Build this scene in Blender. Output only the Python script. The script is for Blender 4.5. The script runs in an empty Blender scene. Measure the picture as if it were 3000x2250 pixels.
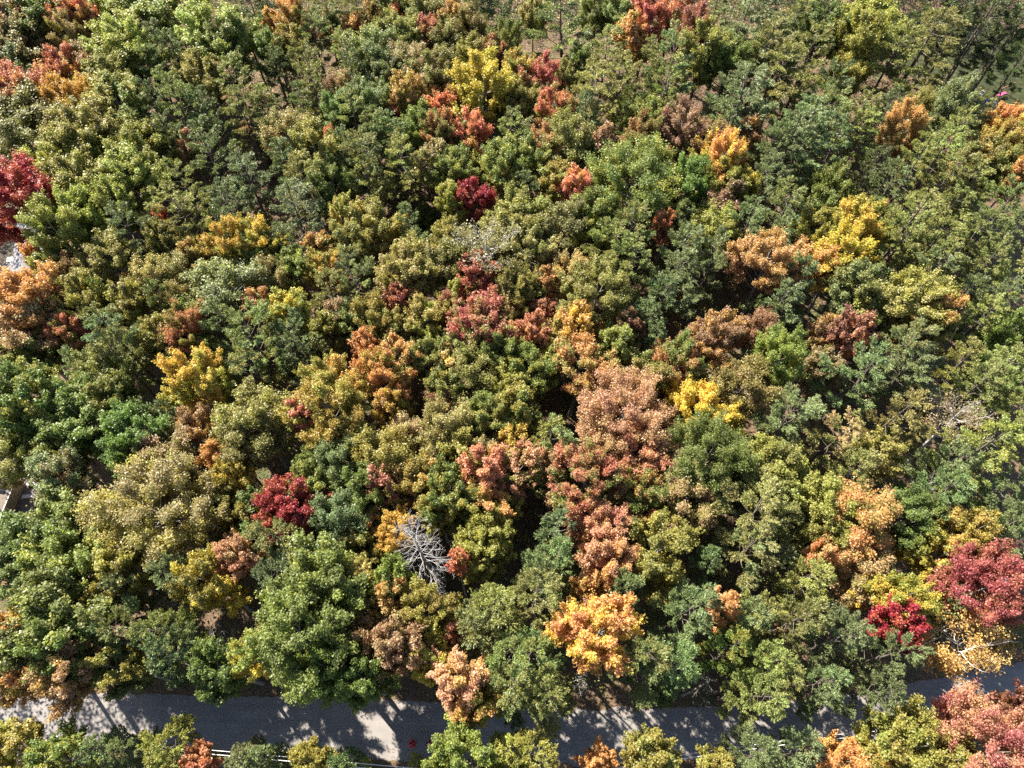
import bpy, bmesh, math, random
import numpy as np
from mathutils import Vector, Matrix

S = bpy.context.scene
COL = S.collection

# ------------------------------------------------------------------ camera, sky, sun, exposure
cam_d = bpy.data.cameras.new("camera")
cam_d.sensor_width = 36.0
cam_d.lens = 36.0 * 2083.0 / 3000.0
cam_d.clip_end = 2000.0
cam = bpy.data.objects.new("camera", cam_d)
COL.objects.link(cam)
cam.location = (0, 0, 80.0)
cam.rotation_euler = (math.radians(29.0), 0, 0)
S.camera = cam

SUN_EL = math.radians(44.0)
SUN_AZ = math.radians(-45.0)          # clockwise from +Y
w = bpy.data.worlds.new("World")
S.world = w
w.use_nodes = True
nt = w.node_tree
sky = nt.nodes.new("ShaderNodeTexSky")
sky.sky_type = 'NISHITA'
sky.sun_disc = False
sky.sun_elevation = SUN_EL
sky.sun_rotation = SUN_AZ
bg = nt.nodes["Background"]
bg.inputs[1].default_value = 0.065
nt.links.new(sky.outputs[0], bg.inputs[0])

sun_d = bpy.data.lights.new("sun", 'SUN')
sun_d.energy = 5.0
sun_d.angle = math.radians(0.53)
sun_d.color = (1.0, 0.93, 0.80)
sun = bpy.data.objects.new("sun", sun_d)
COL.objects.link(sun)
sun_dir = Vector((math.sin(SUN_AZ) * math.cos(SUN_EL), math.cos(SUN_AZ) * math.cos(SUN_EL), math.sin(SUN_EL)))
sun.rotation_euler = sun_dir.to_track_quat('Z', 'Y').to_euler()
sun.location = sun_dir * 200

S.view_settings.view_transform = 'Standard'
S.view_settings.look = 'None'
S.view_settings.exposure = 1.9
S.view_settings.gamma = 1.0
S.view_settings.use_curve_mapping = False
try:
    S.cycles.use_denoising = False
    S.cycles.max_bounces = 4
    S.cycles.diffuse_bounces = 3
    S.cycles.transmission_bounces = 4
    S.cycles.transparent_max_bounces = 4
    S.cycles.caustics_reflective = False
    S.cycles.caustics_refractive = False
except Exception:
    pass

rng = np.random.default_rng(11)
R2 = random.Random(5)

# ------------------------------------------------------------------ materials
def new_mat(name):
    m = bpy.data.materials.new(name)
    m.use_nodes = True
    return m, m.node_tree, m.node_tree.nodes, m.node_tree.links, m.node_tree.nodes["Principled BSDF"]

def plain(name, col, rough=0.8, var=0.25, scale=3.0, metal=0.0, spec=0.3, bump=0.0):
    m, t, N, L, P = new_mat(name)
    tc = N.new("ShaderNodeTexCoord")
    nz = N.new("ShaderNodeTexNoise"); nz.inputs["Scale"].default_value = scale; nz.inputs["Detail"].default_value = 6
    L.new(tc.outputs["Object"], nz.inputs["Vector"])
    r = N.new("ShaderNodeMapRange")
    r.inputs[1].default_value = 0.3; r.inputs[2].default_value = 0.7
    r.inputs[3].default_value = 1 - var; r.inputs[4].default_value = 1 + var
    L.new(nz.outputs["Fac"], r.inputs[0])
    mx = N.new("ShaderNodeVectorMath"); mx.operation = 'SCALE'
    mx.inputs[0].default_value = col
    L.new(r.outputs[0], mx.inputs["Scale"])
    L.new(mx.outputs[0], P.inputs["Base Color"])
    P.inputs["Roughness"].default_value = rough
    P.inputs["Metallic"].default_value = metal
    P.inputs["Specular IOR Level"].default_value = spec
    if bump:
        b = N.new("ShaderNodeBump"); b.inputs["Strength"].default_value = bump; b.inputs["Distance"].default_value = 0.05
        L.new(nz.outputs["Fac"], b.inputs["Height"]); L.new(b.outputs[0], P.inputs["Normal"])
    return m

def foliage_mat(name, trans, ramp=None, spec=0.5):
    m, t, N, L, P = new_mat(name)
    at = N.new("ShaderNodeAttribute"); at.attribute_name = "leafdata"
    sp = N.new("ShaderNodeSeparateXYZ"); L.new(at.outputs["Vector"], sp.inputs[0])
    def math_(op, a, b):
        n = N.new("ShaderNodeMath"); n.operation = op
        for i, v in enumerate((a, b)):
            if isinstance(v, (int, float)): n.inputs[i].default_value = v
            else: L.new(v, n.inputs[i])
        return n.outputs[0]
    if ramp is None:
        oi = N.new("ShaderNodeObjectInfo")
        ti = N.new("ShaderNodeAttribute"); ti.attribute_type = 'OBJECT'; ti.attribute_name = "tint"
        # the second leaf colour sits in whole sprays and low in the crown
        s = math_('ADD', math_('MULTIPLY', sp.outputs[1], 0.62), math_('ADD', math_('MULTIPLY', sp.outputs[2], -0.38), math_('MULTIPLY', sp.outputs[0], 0.22)))
        mr = N.new("ShaderNodeMapRange"); mr.interpolation_type = 'SMOOTHSTEP'
        mr.inputs[1].default_value = 0.06; mr.inputs[2].default_value = 0.42
        L.new(s, mr.inputs[0])
        mix = N.new("ShaderNodeMix"); mix.data_type = 'RGBA'
        L.new(mr.outputs[0], mix.inputs[0]); L.new(oi.outputs["Color"], mix.inputs[6]); L.new(ti.outputs["Color"], mix.inputs[7])
        base = mix.outputs[2]
    else:
        cr = N.new("ShaderNodeValToRGB"); cr.color_ramp.interpolation = 'CONSTANT'
        els = cr.color_ramp.elements
        els[0].position = 0.0; els[0].color = (*ramp[0][1], 1)
        els[1].position = ramp[1][0]; els[1].color = (*ramp[1][1], 1)
        for p, c in ramp[2:]:
            e = els.new(p); e.color = (*c, 1)
        L.new(sp.outputs[1], cr.inputs[0])
        base = cr.outputs[0]
    val = math_('MULTIPLY', math_('ADD', math_('MULTIPLY', sp.outputs[0], 0.5), 0.75), math_('ADD', math_('MULTIPLY', sp.outputs[1], 0.35), 0.85))
    hs = N.new("ShaderNodeHueSaturation")
    L.new(math_('ADD', math_('MULTIPLY', sp.outputs[1], 0.03), 0.485), hs.inputs["Hue"])
    L.new(val, hs.inputs["Value"]); L.new(base, hs.inputs["Color"])
    L.new(hs.outputs[0], P.inputs["Base Color"])
    P.inputs["Roughness"].default_value = 0.48
    P.inputs["Specular IOR Level"].default_value = spec
    tr = N.new("ShaderNodeBsdfTranslucent")
    tm = N.new("ShaderNodeVectorMath"); tm.operation = 'MULTIPLY'; tm.inputs[1].default_value = (1.35, 1.25, 0.6)
    L.new(hs.outputs[0], tm.inputs[0]); L.new(tm.outputs[0], tr.inputs["Color"])
    ms = N.new("ShaderNodeMixShader"); ms.inputs[0].default_value = trans
    L.new(P.outputs[0], ms.inputs[1]); L.new(tr.outputs[0], ms.inputs[2])
    L.new(ms.outputs[0], N["Material Output"].inputs["Surface"])
    return m

M_LEAF = foliage_mat("leaf", 0.42)
M_NEEDLE = foliage_mat("needle", 0.25, spec=0.45)
UNDER = [(0, (0.10, 0.135, 0.03)), (0.26, (0.17, 0.16, 0.04)), (0.46, (0.23, 0.20, 0.04)), (0.62, (0.075, 0.11, 0.028)),
         (0.80, (0.29, 0.20, 0.045)), (0.89, (0.27, 0.13, 0.06)), (0.94, (0.30, 0.10, 0.06)), (0.97, (0.22, 0.22, 0.06))]
M_UNDER = foliage_mat("undergrowth_leaf", 0.3, ramp=UNDER)
FAR = [(0, (0.09, 0.13, 0.06)), (0.35, (0.13, 0.15, 0.05)), (0.6, (0.08, 0.12, 0.025)), (0.75, (0.17, 0.14, 0.03)), (0.87, (0.30, 0.14, 0.05)), (0.95, (0.3, 0.2, 0.04))]
M_FAR = foliage_mat("forest_leaf", 0.3, ramp=FAR)
LIT = [(0, (0.20, 0.11, 0.06)), (0.3, (0.28, 0.14, 0.06)), (0.55, (0.33, 0.21, 0.1)), (0.75, (0.14, 0.08, 0.05)), (0.9, (0.32, 0.09, 0.05))]
M_LITTER = foliage_mat("fallen_leaf", 0.15, ramp=LIT)
M_BARK = plain("bark", (0.115, 0.095, 0.08), 0.9, 0.45, 5.0, bump=0.5)
M_GREYBARK = plain("grey_bark", (0.20, 0.185, 0.17), 0.9, 0.35, 6.0, bump=0.4)
M_SILVER = plain("weathered_wood", (0.42, 0.40, 0.39), 0.8, 0.3, 4.0, bump=0.3)
M_BIRCH = plain("birch_bark", (0.62, 0.58, 0.52), 0.7, 0.3, 3.0)

# ------------------------------------------------------------------ mesh helpers
def mesh_np(name, verts, faces_idx, k, mats, attr=None, smooth=False, mat_index=None):
    """verts (n,3), faces_idx (m,k) int"""
    me = bpy.data.meshes.new(name)
    n, m = len(verts), len(faces_idx)
    me.vertices.add(n)
    me.vertices.foreach_set("co", np.ascontiguousarray(verts, dtype=np.float32).ravel())
    me.loops.add(m * k)
    me.loops.foreach_set("vertex_index", np.ascontiguousarray(faces_idx, dtype=np.int32).ravel())
    me.polygons.add(m)
    me.polygons.foreach_set("loop_start", np.arange(0, m * k, k, dtype=np.int32))
    if smooth:
        me.polygons.foreach_set("use_smooth", np.ones(m, dtype=bool))
    if mat_index is not None:
        me.polygons.foreach_set("material_index", np.asarray(mat_index, dtype=np.int32))
    if attr is not None:
        a = me.attributes.new("leafdata", 'FLOAT_VECTOR', 'FACE')
        a.data.foreach_set("vector", np.ascontiguousarray(attr, dtype=np.float32).ravel())
    me.update(calc_edges=True)
    for mt in mats:
        me.materials.append(mt)
    return me

def unit(v):
    return v / (np.linalg.norm(v, axis=-1, keepdims=True) + 1e-9)

def leaves(P, Nn, T, Ln, Wd):
    """rhombic leaves: centres P, normals Nn, long axes T"""
    T = unit(T - Nn * np.sum(T * Nn, axis=1, keepdims=True))
    B = np.cross(Nn, T)
    Ln = np.asarray(Ln)[:, None] * 0.5
    Wd = np.asarray(Wd)[:, None] * 0.5
    v = np.stack([P - T * Ln, P + B * Wd + T * Ln * 0.15, P + T * Ln, P - B * Wd + T * Ln * 0.15], axis=1)
    n = len(P)
    return v.reshape(-1, 3), np.arange(n * 4).reshape(n, 4)

class Tubes:
    def __init__(s): s.v = []; s.f = []; s.n = 0
    def add(s, pts, rad, sides=5):
        pts = np.asarray(pts, float); rad = np.asarray(rad, float)
        k = len(pts)
        d = np.gradient(pts, axis=0); d = unit(d)
        ref = np.array([0, 0, 1.0]) if abs(d[0][2]) < 0.85 else np.array([1.0, 0, 0])
        a = unit(np.cross(d, ref)); b = np.cross(d, a)
        ang = np.arange(sides) * 2 * math.pi / sides
        ring = pts[:, None, :] + rad[:, None, None] * (a[:, None, :] * np.cos(ang)[None, :, None] + b[:, None, :] * np.sin(ang)[None, :, None])
        s.v.append(ring.reshape(-1, 3))
        i = np.arange(k - 1)[:, None] * sides; j = np.arange(sides)[None, :]; j2 = (j + 1) % sides
        q = np.stack([i + j, i + j2, i + sides + j2, i + sides + j], axis=-1).reshape(-1, 4) + s.n
        s.f.append(q); s.n += k * sides
    def mesh(s, name, mat, smooth=True):
        return mesh_np(name, np.concatenate(s.v), np.concatenate(s.f), 4, [mat], smooth=smooth)

def obj(name, me, parent=None, loc=(0, 0, 0), rot=(0, 0, 0), kind=None, label=None, cat=None, group=None):
    o = bpy.data.objects.new(name, me)
    COL.objects.link(o)
    o.location = loc; o.rotation_euler = rot
    if parent is not None: o.parent = parent
    if kind: o["kind"] = kind
    if label: o["label"] = label
    if cat: o["category"] = cat
    if group: o["group"] = group
    return o

def bm_mesh(name, build, mats):
    bm = bmesh.new(); build(bm)
    bmesh.ops.recalc_face_normals(bm, faces=bm.faces)
    me = bpy.data.meshes.new(name); bm.to_mesh(me); bm.free()
    for m in (mats if isinstance(mats, (list, tuple)) else [mats]): me.materials.append(m)
    return me

def box(bm, c, s, rz=0.0, bev=0.0):
    r = bmesh.ops.create_cube(bm, size=1.0, matrix=Matrix.Translation(c) @ Matrix.Rotation(rz, 4, 'Z') @ Matrix.Diagonal((s[0], s[1], s[2], 1)))
    if bev:
        e = list({e for v in r['verts'] for e in v.link_edges})
        bmesh.ops.bevel(bm, geom=e, offset=bev, segments=1, affect='EDGES')

def boxmesh(name, mat, *boxes, bev=0.0):
    def b(bm):
        for c, s in boxes: box(bm, c, s, 0, bev)
    return bm_mesh(name, b, mat)

# ------------------------------------------------------------------ the ground, the road
def litter_ground():
    m, t, N, L, P = new_mat("forest_floor")
    tc = N.new("ShaderNodeTexCoord")
    vo = N.new("ShaderNodeTexVoronoi"); vo.inputs["Scale"].default_value = 7.0
    n1 = N.new("ShaderNodeTexNoise"); n1.inputs["Scale"].default_value = 0.35; n1.inputs["Detail"].default_value = 8
    L.new(tc.outputs["Object"], vo.inputs["Vector"]); L.new(tc.outputs["Object"], n1.inputs["Vector"])
    cr = N.new("ShaderNodeValToRGB")
    e = cr.color_ramp.elements
    e[0].position = 0.0; e[0].color = (0.05, 0.033, 0.022, 1); e[1].position = 1.0; e[1].color = (0.18, 0.11, 0.065, 1)
    x = e.new(0.4); x.color = (0.1, 0.066, 0.04, 1); x = e.new(0.7); x.color = (0.14, 0.085, 0.05, 1)
    L.new(vo.outputs["Color"], cr.inputs[0])
    g = N.new("ShaderNodeMix"); g.data_type = 'RGBA'; g.inputs[7].default_value = (0.06, 0.075, 0.025, 1)
    mr = N.new("ShaderNodeMapRange"); mr.inputs[1].default_value = 0.5; mr.inputs[2].default_value = 0.68
    L.new(n1.outputs["Fac"], mr.inputs[0]); L.new(mr.outputs[0], g.inputs[0]); L.new(cr.outputs[0], g.inputs[6])
    L.new(g.outputs[2], P.inputs["Base Color"])
    P.inputs["Roughness"].default_value = 0.95
    bp = N.new("ShaderNodeBump"); bp.inputs["Strength"].default_value = 0.6; bp.inputs["Distance"].default_value = 0.06
    L.new(vo.outputs["Distance"], bp.inputs["Height"]); L.new(bp.outputs[0], P.inputs["Normal"])
    return m

def road_mat():
    m, t, N, L, P = new_mat("worn_asphalt")
    tc = N.new("ShaderNodeTexCoord")
    n1 = N.new("ShaderNodeTexNoise"); n1.inputs["Scale"].default_value = 0.6; n1.inputs["Detail"].default_value = 6
    n2 = N.new("ShaderNodeTexNoise"); n2.inputs["Scale"].default_value = 22.0; n2.inputs["Detail"].default_value = 4
    mp = N.new("ShaderNodeMapping"); mp.inputs["Scale"].default_value = (0.06, 1.4, 1)
    n3 = N.new("ShaderNodeTexNoise"); n3.inputs["Scale"].default_value = 1.0; n3.inputs["Detail"].default_value = 3
    L.new(tc.outputs["Object"], n1.inputs["Vector"]); L.new(tc.outputs["Object"], n2.inputs["Vector"])
    L.new(tc.outputs["Object"], mp.inputs["Vector"]); L.new(mp.outputs[0], n3.inputs["Vector"])
    a = N.new("ShaderNodeMath"); a.operation = 'MULTIPLY_ADD'; a.inputs[1].default_value = 0.4
    L.new(n1.outputs["Fac"], a.inputs[0])
    b = N.new("ShaderNodeMath"); b.operation = 'MULTIPLY_ADD'; b.inputs[1].default_value = 0.4; b.inputs[2].default_value = 0.0
    L.new(n3.outputs["Fac"], b.inputs[0]); L.new(b.outputs[0], a.inputs[2])
    c = N.new("ShaderNodeMath"); c.operation = 'MULTIPLY_ADD'; c.inputs[1].default_value = 0.25
    L.new(n2.outputs["Fac"], c.inputs[0]); L.new(a.outputs[0], c.inputs[2])
    cr = N.new("ShaderNodeValToRGB"); e = cr.color_ramp.elements
    e[0].position = 0.36; e[0].color = (0.15, 0.138, 0.132, 1); e[1].position = 0.7; e[1].color = (0.24, 0.218, 0.205, 1)
    L.new(c.outputs[0], cr.inputs[0]); L.new(cr.outputs[0], P.inputs["Base Color"])
    P.inputs["Roughness"].default_value = 0.9
    bp = N.new("ShaderNodeBump"); bp.inputs["Strength"].default_value = 0.25; bp.inputs["Distance"].default_value = 0.02
    L.new(n2.outputs["Fac"], bp.inputs["Height"]); L.new(bp.outputs[0], P.inputs["Normal"])
    return m

def grid_mesh(name, x0, x1, y0, y1, nx, ny, zf, mat):
    xs = np.linspace(x0, x1, nx); ys = np.linspace(y0, y1, ny)
    X, Y = np.meshgrid(xs, ys)
    v = np.stack([X.ravel(), Y.ravel(), zf(X, Y).ravel()], 1)
    i = np.arange(ny - 1)[:, None] * nx + np.arange(nx - 1)[None, :]
    f = np.stack([i, i + 1, i + nx + 1, i + nx], -1).reshape(-1, 4)
    return mesh_np(name, v, f, 4, [mat], smooth=True)

ROAD_TOP = [(-120, 11.2), (-90, 9.8), (-64.04, 8.55), (-53.2, 8.05), (-42.47, 7.73), (-28.3, 7.5), (-14.09, 7.0), (0.0, 6.56), (8.76, 6.25), (21.04, 6.37), (28.14, 6.82), (40.87, 8.38), (46.5, 9.37), (54.19, 10.89), (66.11, 13.48), (90, 19.5), (120, 28)]
ROAD_BOT = [(-120, 6.6), (-90, 5.4), (-62.23, 4.22), (-51.7, 3.76), (-34.24, 2.77), (-18.72, 1.89), (-11.89, 1.55), (-6.78, 1.3), (6.77, 1.17), (17, 1.5), (27.29, 2.23), (37.87, 3.6), (43.38, 4.78), (47.09, 5.54), (52.8, 6.92), (64.53, 9.71), (121, 23.6)]
def road_y(x, tab):
    return np.interp(x, [p[0] for p in tab], [p[1] for p in tab])

M_ROAD = road_mat()
M_GROUND = litter_ground()
obj("ground", grid_mesh("ground", -500, 500, -300, 700, 60, 60, lambda X, Y: X * 0, M_GROUND), kind="structure")

def strip(name, x0, x1, n, z, top_off, bot_off, mat, wob, seed):
    r = np.random.default_rng(seed)
    xs = np.linspace(x0, x1, n)
    t = road_y(xs, ROAD_TOP) + top_off + np.convolve(r.normal(0, wob, n + 4), np.ones(5) / 5, 'valid')
    b = road_y(xs, ROAD_BOT) + bot_off + np.convolve(r.normal(0, wob, n + 4), np.ones(5) / 5, 'valid')
    k = 7
    rows = []
    for j in range(k):
        u = j / (k - 1)
        rows.append(np.stack([xs, b * (1 - u) + t * u, np.full(n, z) + 0.05 * math.sin(math.pi * u)], 1))
    v = np.concatenate(rows)
    i = np.arange(k - 1)[:, None] * n + np.arange(n - 1)[None, :]
    f = np.stack([i, i + 1, i + n + 1, i + n], -1).reshape(-1, 4)
    return mesh_np(name, v, f, 4, [mat], smooth=True)

obj("road", strip("road", -120, 120, 600, 0.012, 0, 0, M_ROAD, 0.22, 3), kind="structure")

M_LAWN = plain("lawn", (0.03, 0.036, 0.012), 0.95, 0.5, 1.2)  # grass colour lowered to stand in for the shade over this lawn
M_SHADED_DIRT = plain("shaded_dirt", (0.07, 0.06, 0.045), 0.95, 0.4, 2.0)  # yard ground, its tone darkened to hold the deep shade beside the house
M_GRAVEL = plain("gravel", (0.2, 0.16, 0.15), 0.95, 0.35, 9.0)
def blob(name, cx, cy, rx, ry, rz, z, mat, seed):
    r = np.random.default_rng(seed); n = 48
    a = np.arange(n) * 2 * math.pi / n
    rad = 1 + 0.1 * np.sin(a * 3 + 1) + 0.06 * np.sin(a * 7) + r.normal(0, 0.02, n)
    x, y = rx * rad * np.cos(a), ry * rad * np.sin(a)
    def b(bm):
        vs = [bm.verts.new((cx + x[i] * math.cos(rz) - y[i] * math.sin(rz), cy + x[i] * math.sin(rz) + y[i] * math.cos(rz), z)) for i in range(n)]
        bm.faces.new(vs)
    return bm_mesh(name, b, mat)
obj("lawn", blob("lawn", 84, 106, 22, 12, -0.5, 0.012, M_LAWN, 1), kind="structure")
obj("driveway", blob("driveway", -81, 111, 3.2, 9, 0.3, 0.012, M_GRAVEL, 2), kind="structure")
obj("yard", blob("yard", -73, 62, 4.2, 11, 0.2, 0.012, M_SHADED_DIRT, 4), kind="structure")
obj("patio", blob("patio", -57.6, 29.5, 1.8, 3.4, 0.1, 0.012, M_GRAVEL, 6), kind="structure")

# ------------------------------------------------------------------ tree shapes (built once, shared by the copies)
def rand_unit(r, n):
    return unit(r.normal(size=(n, 3)))

def broadleaf(seed, R, H, ch, nleaf, ls, fine=False, sparse=False, nlimb=None, even=0.0):
    """trunk, ascending limbs and side branches; leaves sit in sprays along the outer branches"""
    r = np.random.default_rng(seed)
    nL = nlimb or int(8 + 4.6 * R)
    tb = Tubes(); r0 = 0.011 * H + 0.02 * R
    bend = r.normal(0, 0.05 * R, 2)
    def tr(z): return np.array([bend[0] * math.sin(z / H * 5), bend[1] * math.sin(z / H * 4 + 1), z])
    zt = H - ch * 0.12
    zs = np.linspace(-0.15, zt, 8)
    tb.add(np.stack([tr(z) for z in zs]), np.concatenate([[r0 * 1.35], np.linspace(r0, r0 * 0.12, 7)]), 7)
    cz = H - ch * 0.58
    az = r.uniform(0, 6.28); ph = r.uniform(0, 6.28, 3)
    C, AX, RS, CR = [], [], [], []
    up = np.array([0, 0, 1.0])
    for k in range(nL):
        v = (k + 0.5) / nL
        ct = 1 - 1.28 * v; st = math.sqrt(max(0, 1 - ct * ct))
        az += 2.399 + r.normal(0, 0.22)
        f = r.uniform(0.7, 1.12) if r.uniform() > even else r.uniform(0.88, 1.03)
        f *= 1 + (0.14 - 0.1 * even) * math.sin(2 * az + ph[0]) + (0.12 - 0.08 * even) * math.sin(3 * az + ph[1])
        e = np.array([st * math.cos(az) * R * f, st * math.sin(az) * R * f, cz + ct * ch * (0.58 if ct > 0 else 0.45) * (1 - (1 - even) * 0.28 * r.uniform())])
        hd = math.hypot(e[0], e[1])
        z0 = float(np.clip(e[2] - r.uniform(0.6, 1.0) * hd - 0.16 * ch, 0.26 * H, zt * 0.96))
        p0 = tr(z0); mid = p0 + (e - p0) * np.array([0.62, 0.62, 0.42]) + r.normal(0, 0.05 * R, 3)
        ts = np.linspace(0, 1, 6)[:, None]
        path = p0 * (1 - ts) ** 2 + 2 * mid * ts * (1 - ts) + e * ts ** 2
        Ll = np.linalg.norm(np.diff(path, axis=0), axis=1).sum()
        rl = 0.012 * Ll + 0.012
        tb.add(path, np.linspace(rl, rl * 0.2, 6), 4)
        crn = r.uniform()
        nS = 5 + int(Ll / 0.55)
        for q in range(nS):
            t = 0.34 + 0.66 * (q + r.uniform(0.1, 0.9)) / nS
            b0 = p0 * (1 - t) ** 2 + 2 * mid * t * (1 - t) + e * t * t
            tan = unit((2 * (1 - t) * (mid - p0) + 2 * t * (e - mid))[None])[0]
            side = unit(np.cross(tan, up + r.normal(0, 0.3, 3))[None])[0] * (1 if q % 2 else -1)
            d = unit((tan * 0.75 + side * r.uniform(0.35, 1.0) + up * r.uniform(0.1, 0.5) + r.normal(0, 0.2, 3))[None])[0]
            Ls = Ll * (0.13 + 0.2 * (1 - t)) * r.uniform(0.7, 1.3) + 0.22
            e1 = b0 + d * Ls
            tb.add(np.stack([b0, (b0 + e1) / 2 + r.normal(0, 0.03, 3), e1]), [rl * 0.4, rl * 0.28, rl * 0.08], 3)
            ns = max(2, int(Ls / 0.34))
            for g in range(ns):
                C.append(b0 + d * Ls * (0.35 + 0.75 * (g + 0.5) / ns)); AX.append(d * 0.8 + up * 0.55); CR.append(0.55 * crn + 0.45 * r.uniform())
                RS.append((0.18 + 0.055 * R) * r.uniform(0.6, 1.4))
    C = np.array(C); ax = unit(np.array(AX)); rs = np.array(RS) * (1.25 if fine else 1.0); CR = np.clip(np.array(CR), 0, 1)
    wgt = rs ** 2; cnt = np.maximum(3, (nleaf * wgt / wgt.sum()).astype(int))
    idx = np.repeat(np.arange(len(C)), cnt); n = len(idx)
    u = rand_unit(r, n)
    off = u * (r.uniform(0, 1, n) ** 0.5 * rs[idx])[:, None]
    off = off + ax[idx] * np.sum(off * ax[idx], 1, keepdims=True) * 0.9
    P = C[idx] + off
    Nn = unit(0.4 * u + np.array([0, 0, 0.6]) + r.normal(0, 0.6, (n, 3)))
    size = ls * r.uniform(0.65, 1.35, n)
    v_, f_ = leaves(P, Nn, rand_unit(r, n) + ax[idx] * 0.5, size, size * r.uniform(0.55, 0.8, n))
    zf = np.clip((P[:, 2] - (H - ch)) / ch, 0, 1)
    hr = np.clip(np.hypot(P[:, 0], P[:, 1]) / R, 0, 1)
    outer = np.clip(0.6 * zf + 0.4 * hr * zf + 0.1, 0, 1)
    data = np.stack([r.uniform(0, 1, n), np.clip(CR[idx] + r.normal(0, 0.05, n), 0, 1), outer], 1)
    return mesh_np("crown", v_, f_, 4, [M_LEAF], attr=data), tb

def pine(seed, R, H, base=0.36, blades=16):
    """whorls of long plumed branches around a straight trunk, drawn up to a pointed leader"""
    r = np.random.default_rng(seed)
    tb = Tubes()
    r0 = 0.0115 * H
    lean = r.normal(0, 0.25, 2)
    def tr(z):
        u = z / H
        return np.array([lean[0] * u * u + 0.1 * math.sin(u * 7 + seed), lean[1] * u * u + 0.1 * math.sin(u * 6 + seed * 2), z])
    zs = np.linspace(-0.15, H * 0.985, 9)
    tb.add(np.stack([tr(z) for z in zs]), np.concatenate([[r0 * 1.3], np.linspace(r0, r0 * 0.1, 8)]), 6)
    tp, td, tc_, to_ = [], [], [], []
    z = H * base
    az = r.uniform(0, 6.28)
    one_side = r.uniform(0, 6.28); skew = r.uniform(0.0, 0.3)
    while z < H * 0.98:
        u = (z / H - base) / (1 - base)
        prof = min(1.0, 0.75 + 0.8 * u) * (1 - u) ** 0.72 + 0.06
        nb = int(r.integers(4, 6)) if u < 0.85 else 4
        az += r.uniform(0.3, 1.0)
        for k in range(nb):
            a = az + 6.283 * k / nb + r.normal(0, 0.2)
            Lb = R * prof * r.uniform(0.68, 1.25) * (1 + skew * math.cos(a - one_side))
            if u < 0.4 and r.uniform() < 0.2: Lb *= 0.55
            up0 = 0.12 + 0.75 * u ** 1.6 + r.normal(0, 0.07)
            dirh = np.array([math.cos(a), math.sin(a), 0])
            p0 = tr(z + r.normal(0, 0.12))
            def bp(t): return p0 + dirh * Lb * t + np.array([0, 0, Lb * (up0 * t + 0.2 * t ** 2.2)])
            pts = np.stack([bp(t) for t in np.linspace(0, 1, 5)])
            rb = max(0.012, 0.014 * Lb + 0.01)
            tb.add(pts, np.linspace(rb, rb * 0.2, 5), 4)
            crn = r.uniform()
            t = 0.46 + r.uniform(0, 0.1); q = 0
            step = 0.125 / max(Lb, 0.5)
            while t < 1.02:
                bpt = bp(min(t, 1.0)); q += 1
                sd = (1 if q % 2 else -1) * r.uniform(0.55, 0.95)
                tw = np.array([math.cos(a + sd), math.sin(a + sd), 0.22 + r.normal(0, 0.12)])
                ll = (0.14 + 0.34 * Lb * math.sin(min(1.0, 1.12 - t) * 2.6)) * r.uniform(0.6, 1.1)
                for g in range(max(1, int(round(ll / 0.24)))):
                    tp.append(bpt + tw * min(ll, 0.1 + 0.24 * (g + 0.6))); td.append(tw * 0.7 + dirh * 0.5); tc_.append(crn); to_.append(u)
                if q % 2: tp.append(bpt + np.array([0, 0, 0.06])); td.append(dirh + np.array([0, 0, 0.4])); tc_.append(crn); to_.append(u)
                t += step * r.uniform(0.8, 1.3)
        z += (0.066 + 0.022 * (1 - u)) * H * r.uniform(0.8, 1.2)
    for g in range(8):
        tp.append(tr(H * (0.93 + 0.01 * g))); td.append(np.array([0, 0, 1.0])); tc_.append(0.5); to_.append(1.0)
    tp = np.array(tp); td = unit(np.array(td)); tc_ = np.array(tc_); to_ = np.array(to_)
    m = len(tp); idx = np.repeat(np.arange(m), blades); n = len(idx)
    dirs = unit(td[idx] * 0.9 + np.array([0, 0, 0.4]) + r.normal(0, 0.5, (n, 3)))
    ln = r.uniform(0.16, 0.3, n)
    P = tp[idx] + r.normal(0, 0.065, (n, 3)) + dirs * (ln * 0.45)[:, None]
    Nn = unit(np.cross(dirs, rand_unit(r, n)) + np.array([0, 0, 0.3]))
    v, f = leaves(P, Nn, dirs, ln, r.uniform(0.05, 0.085, n))
    data = np.stack([r.uniform(0, 1, n), np.clip(tc_[idx] + r.normal(0, 0.1, n), 0, 1), np.clip(to_[idx], 0, 1)], 1)
    return mesh_np("crown", v, f, 4, [M_NEEDLE], attr=data), tb

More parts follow.
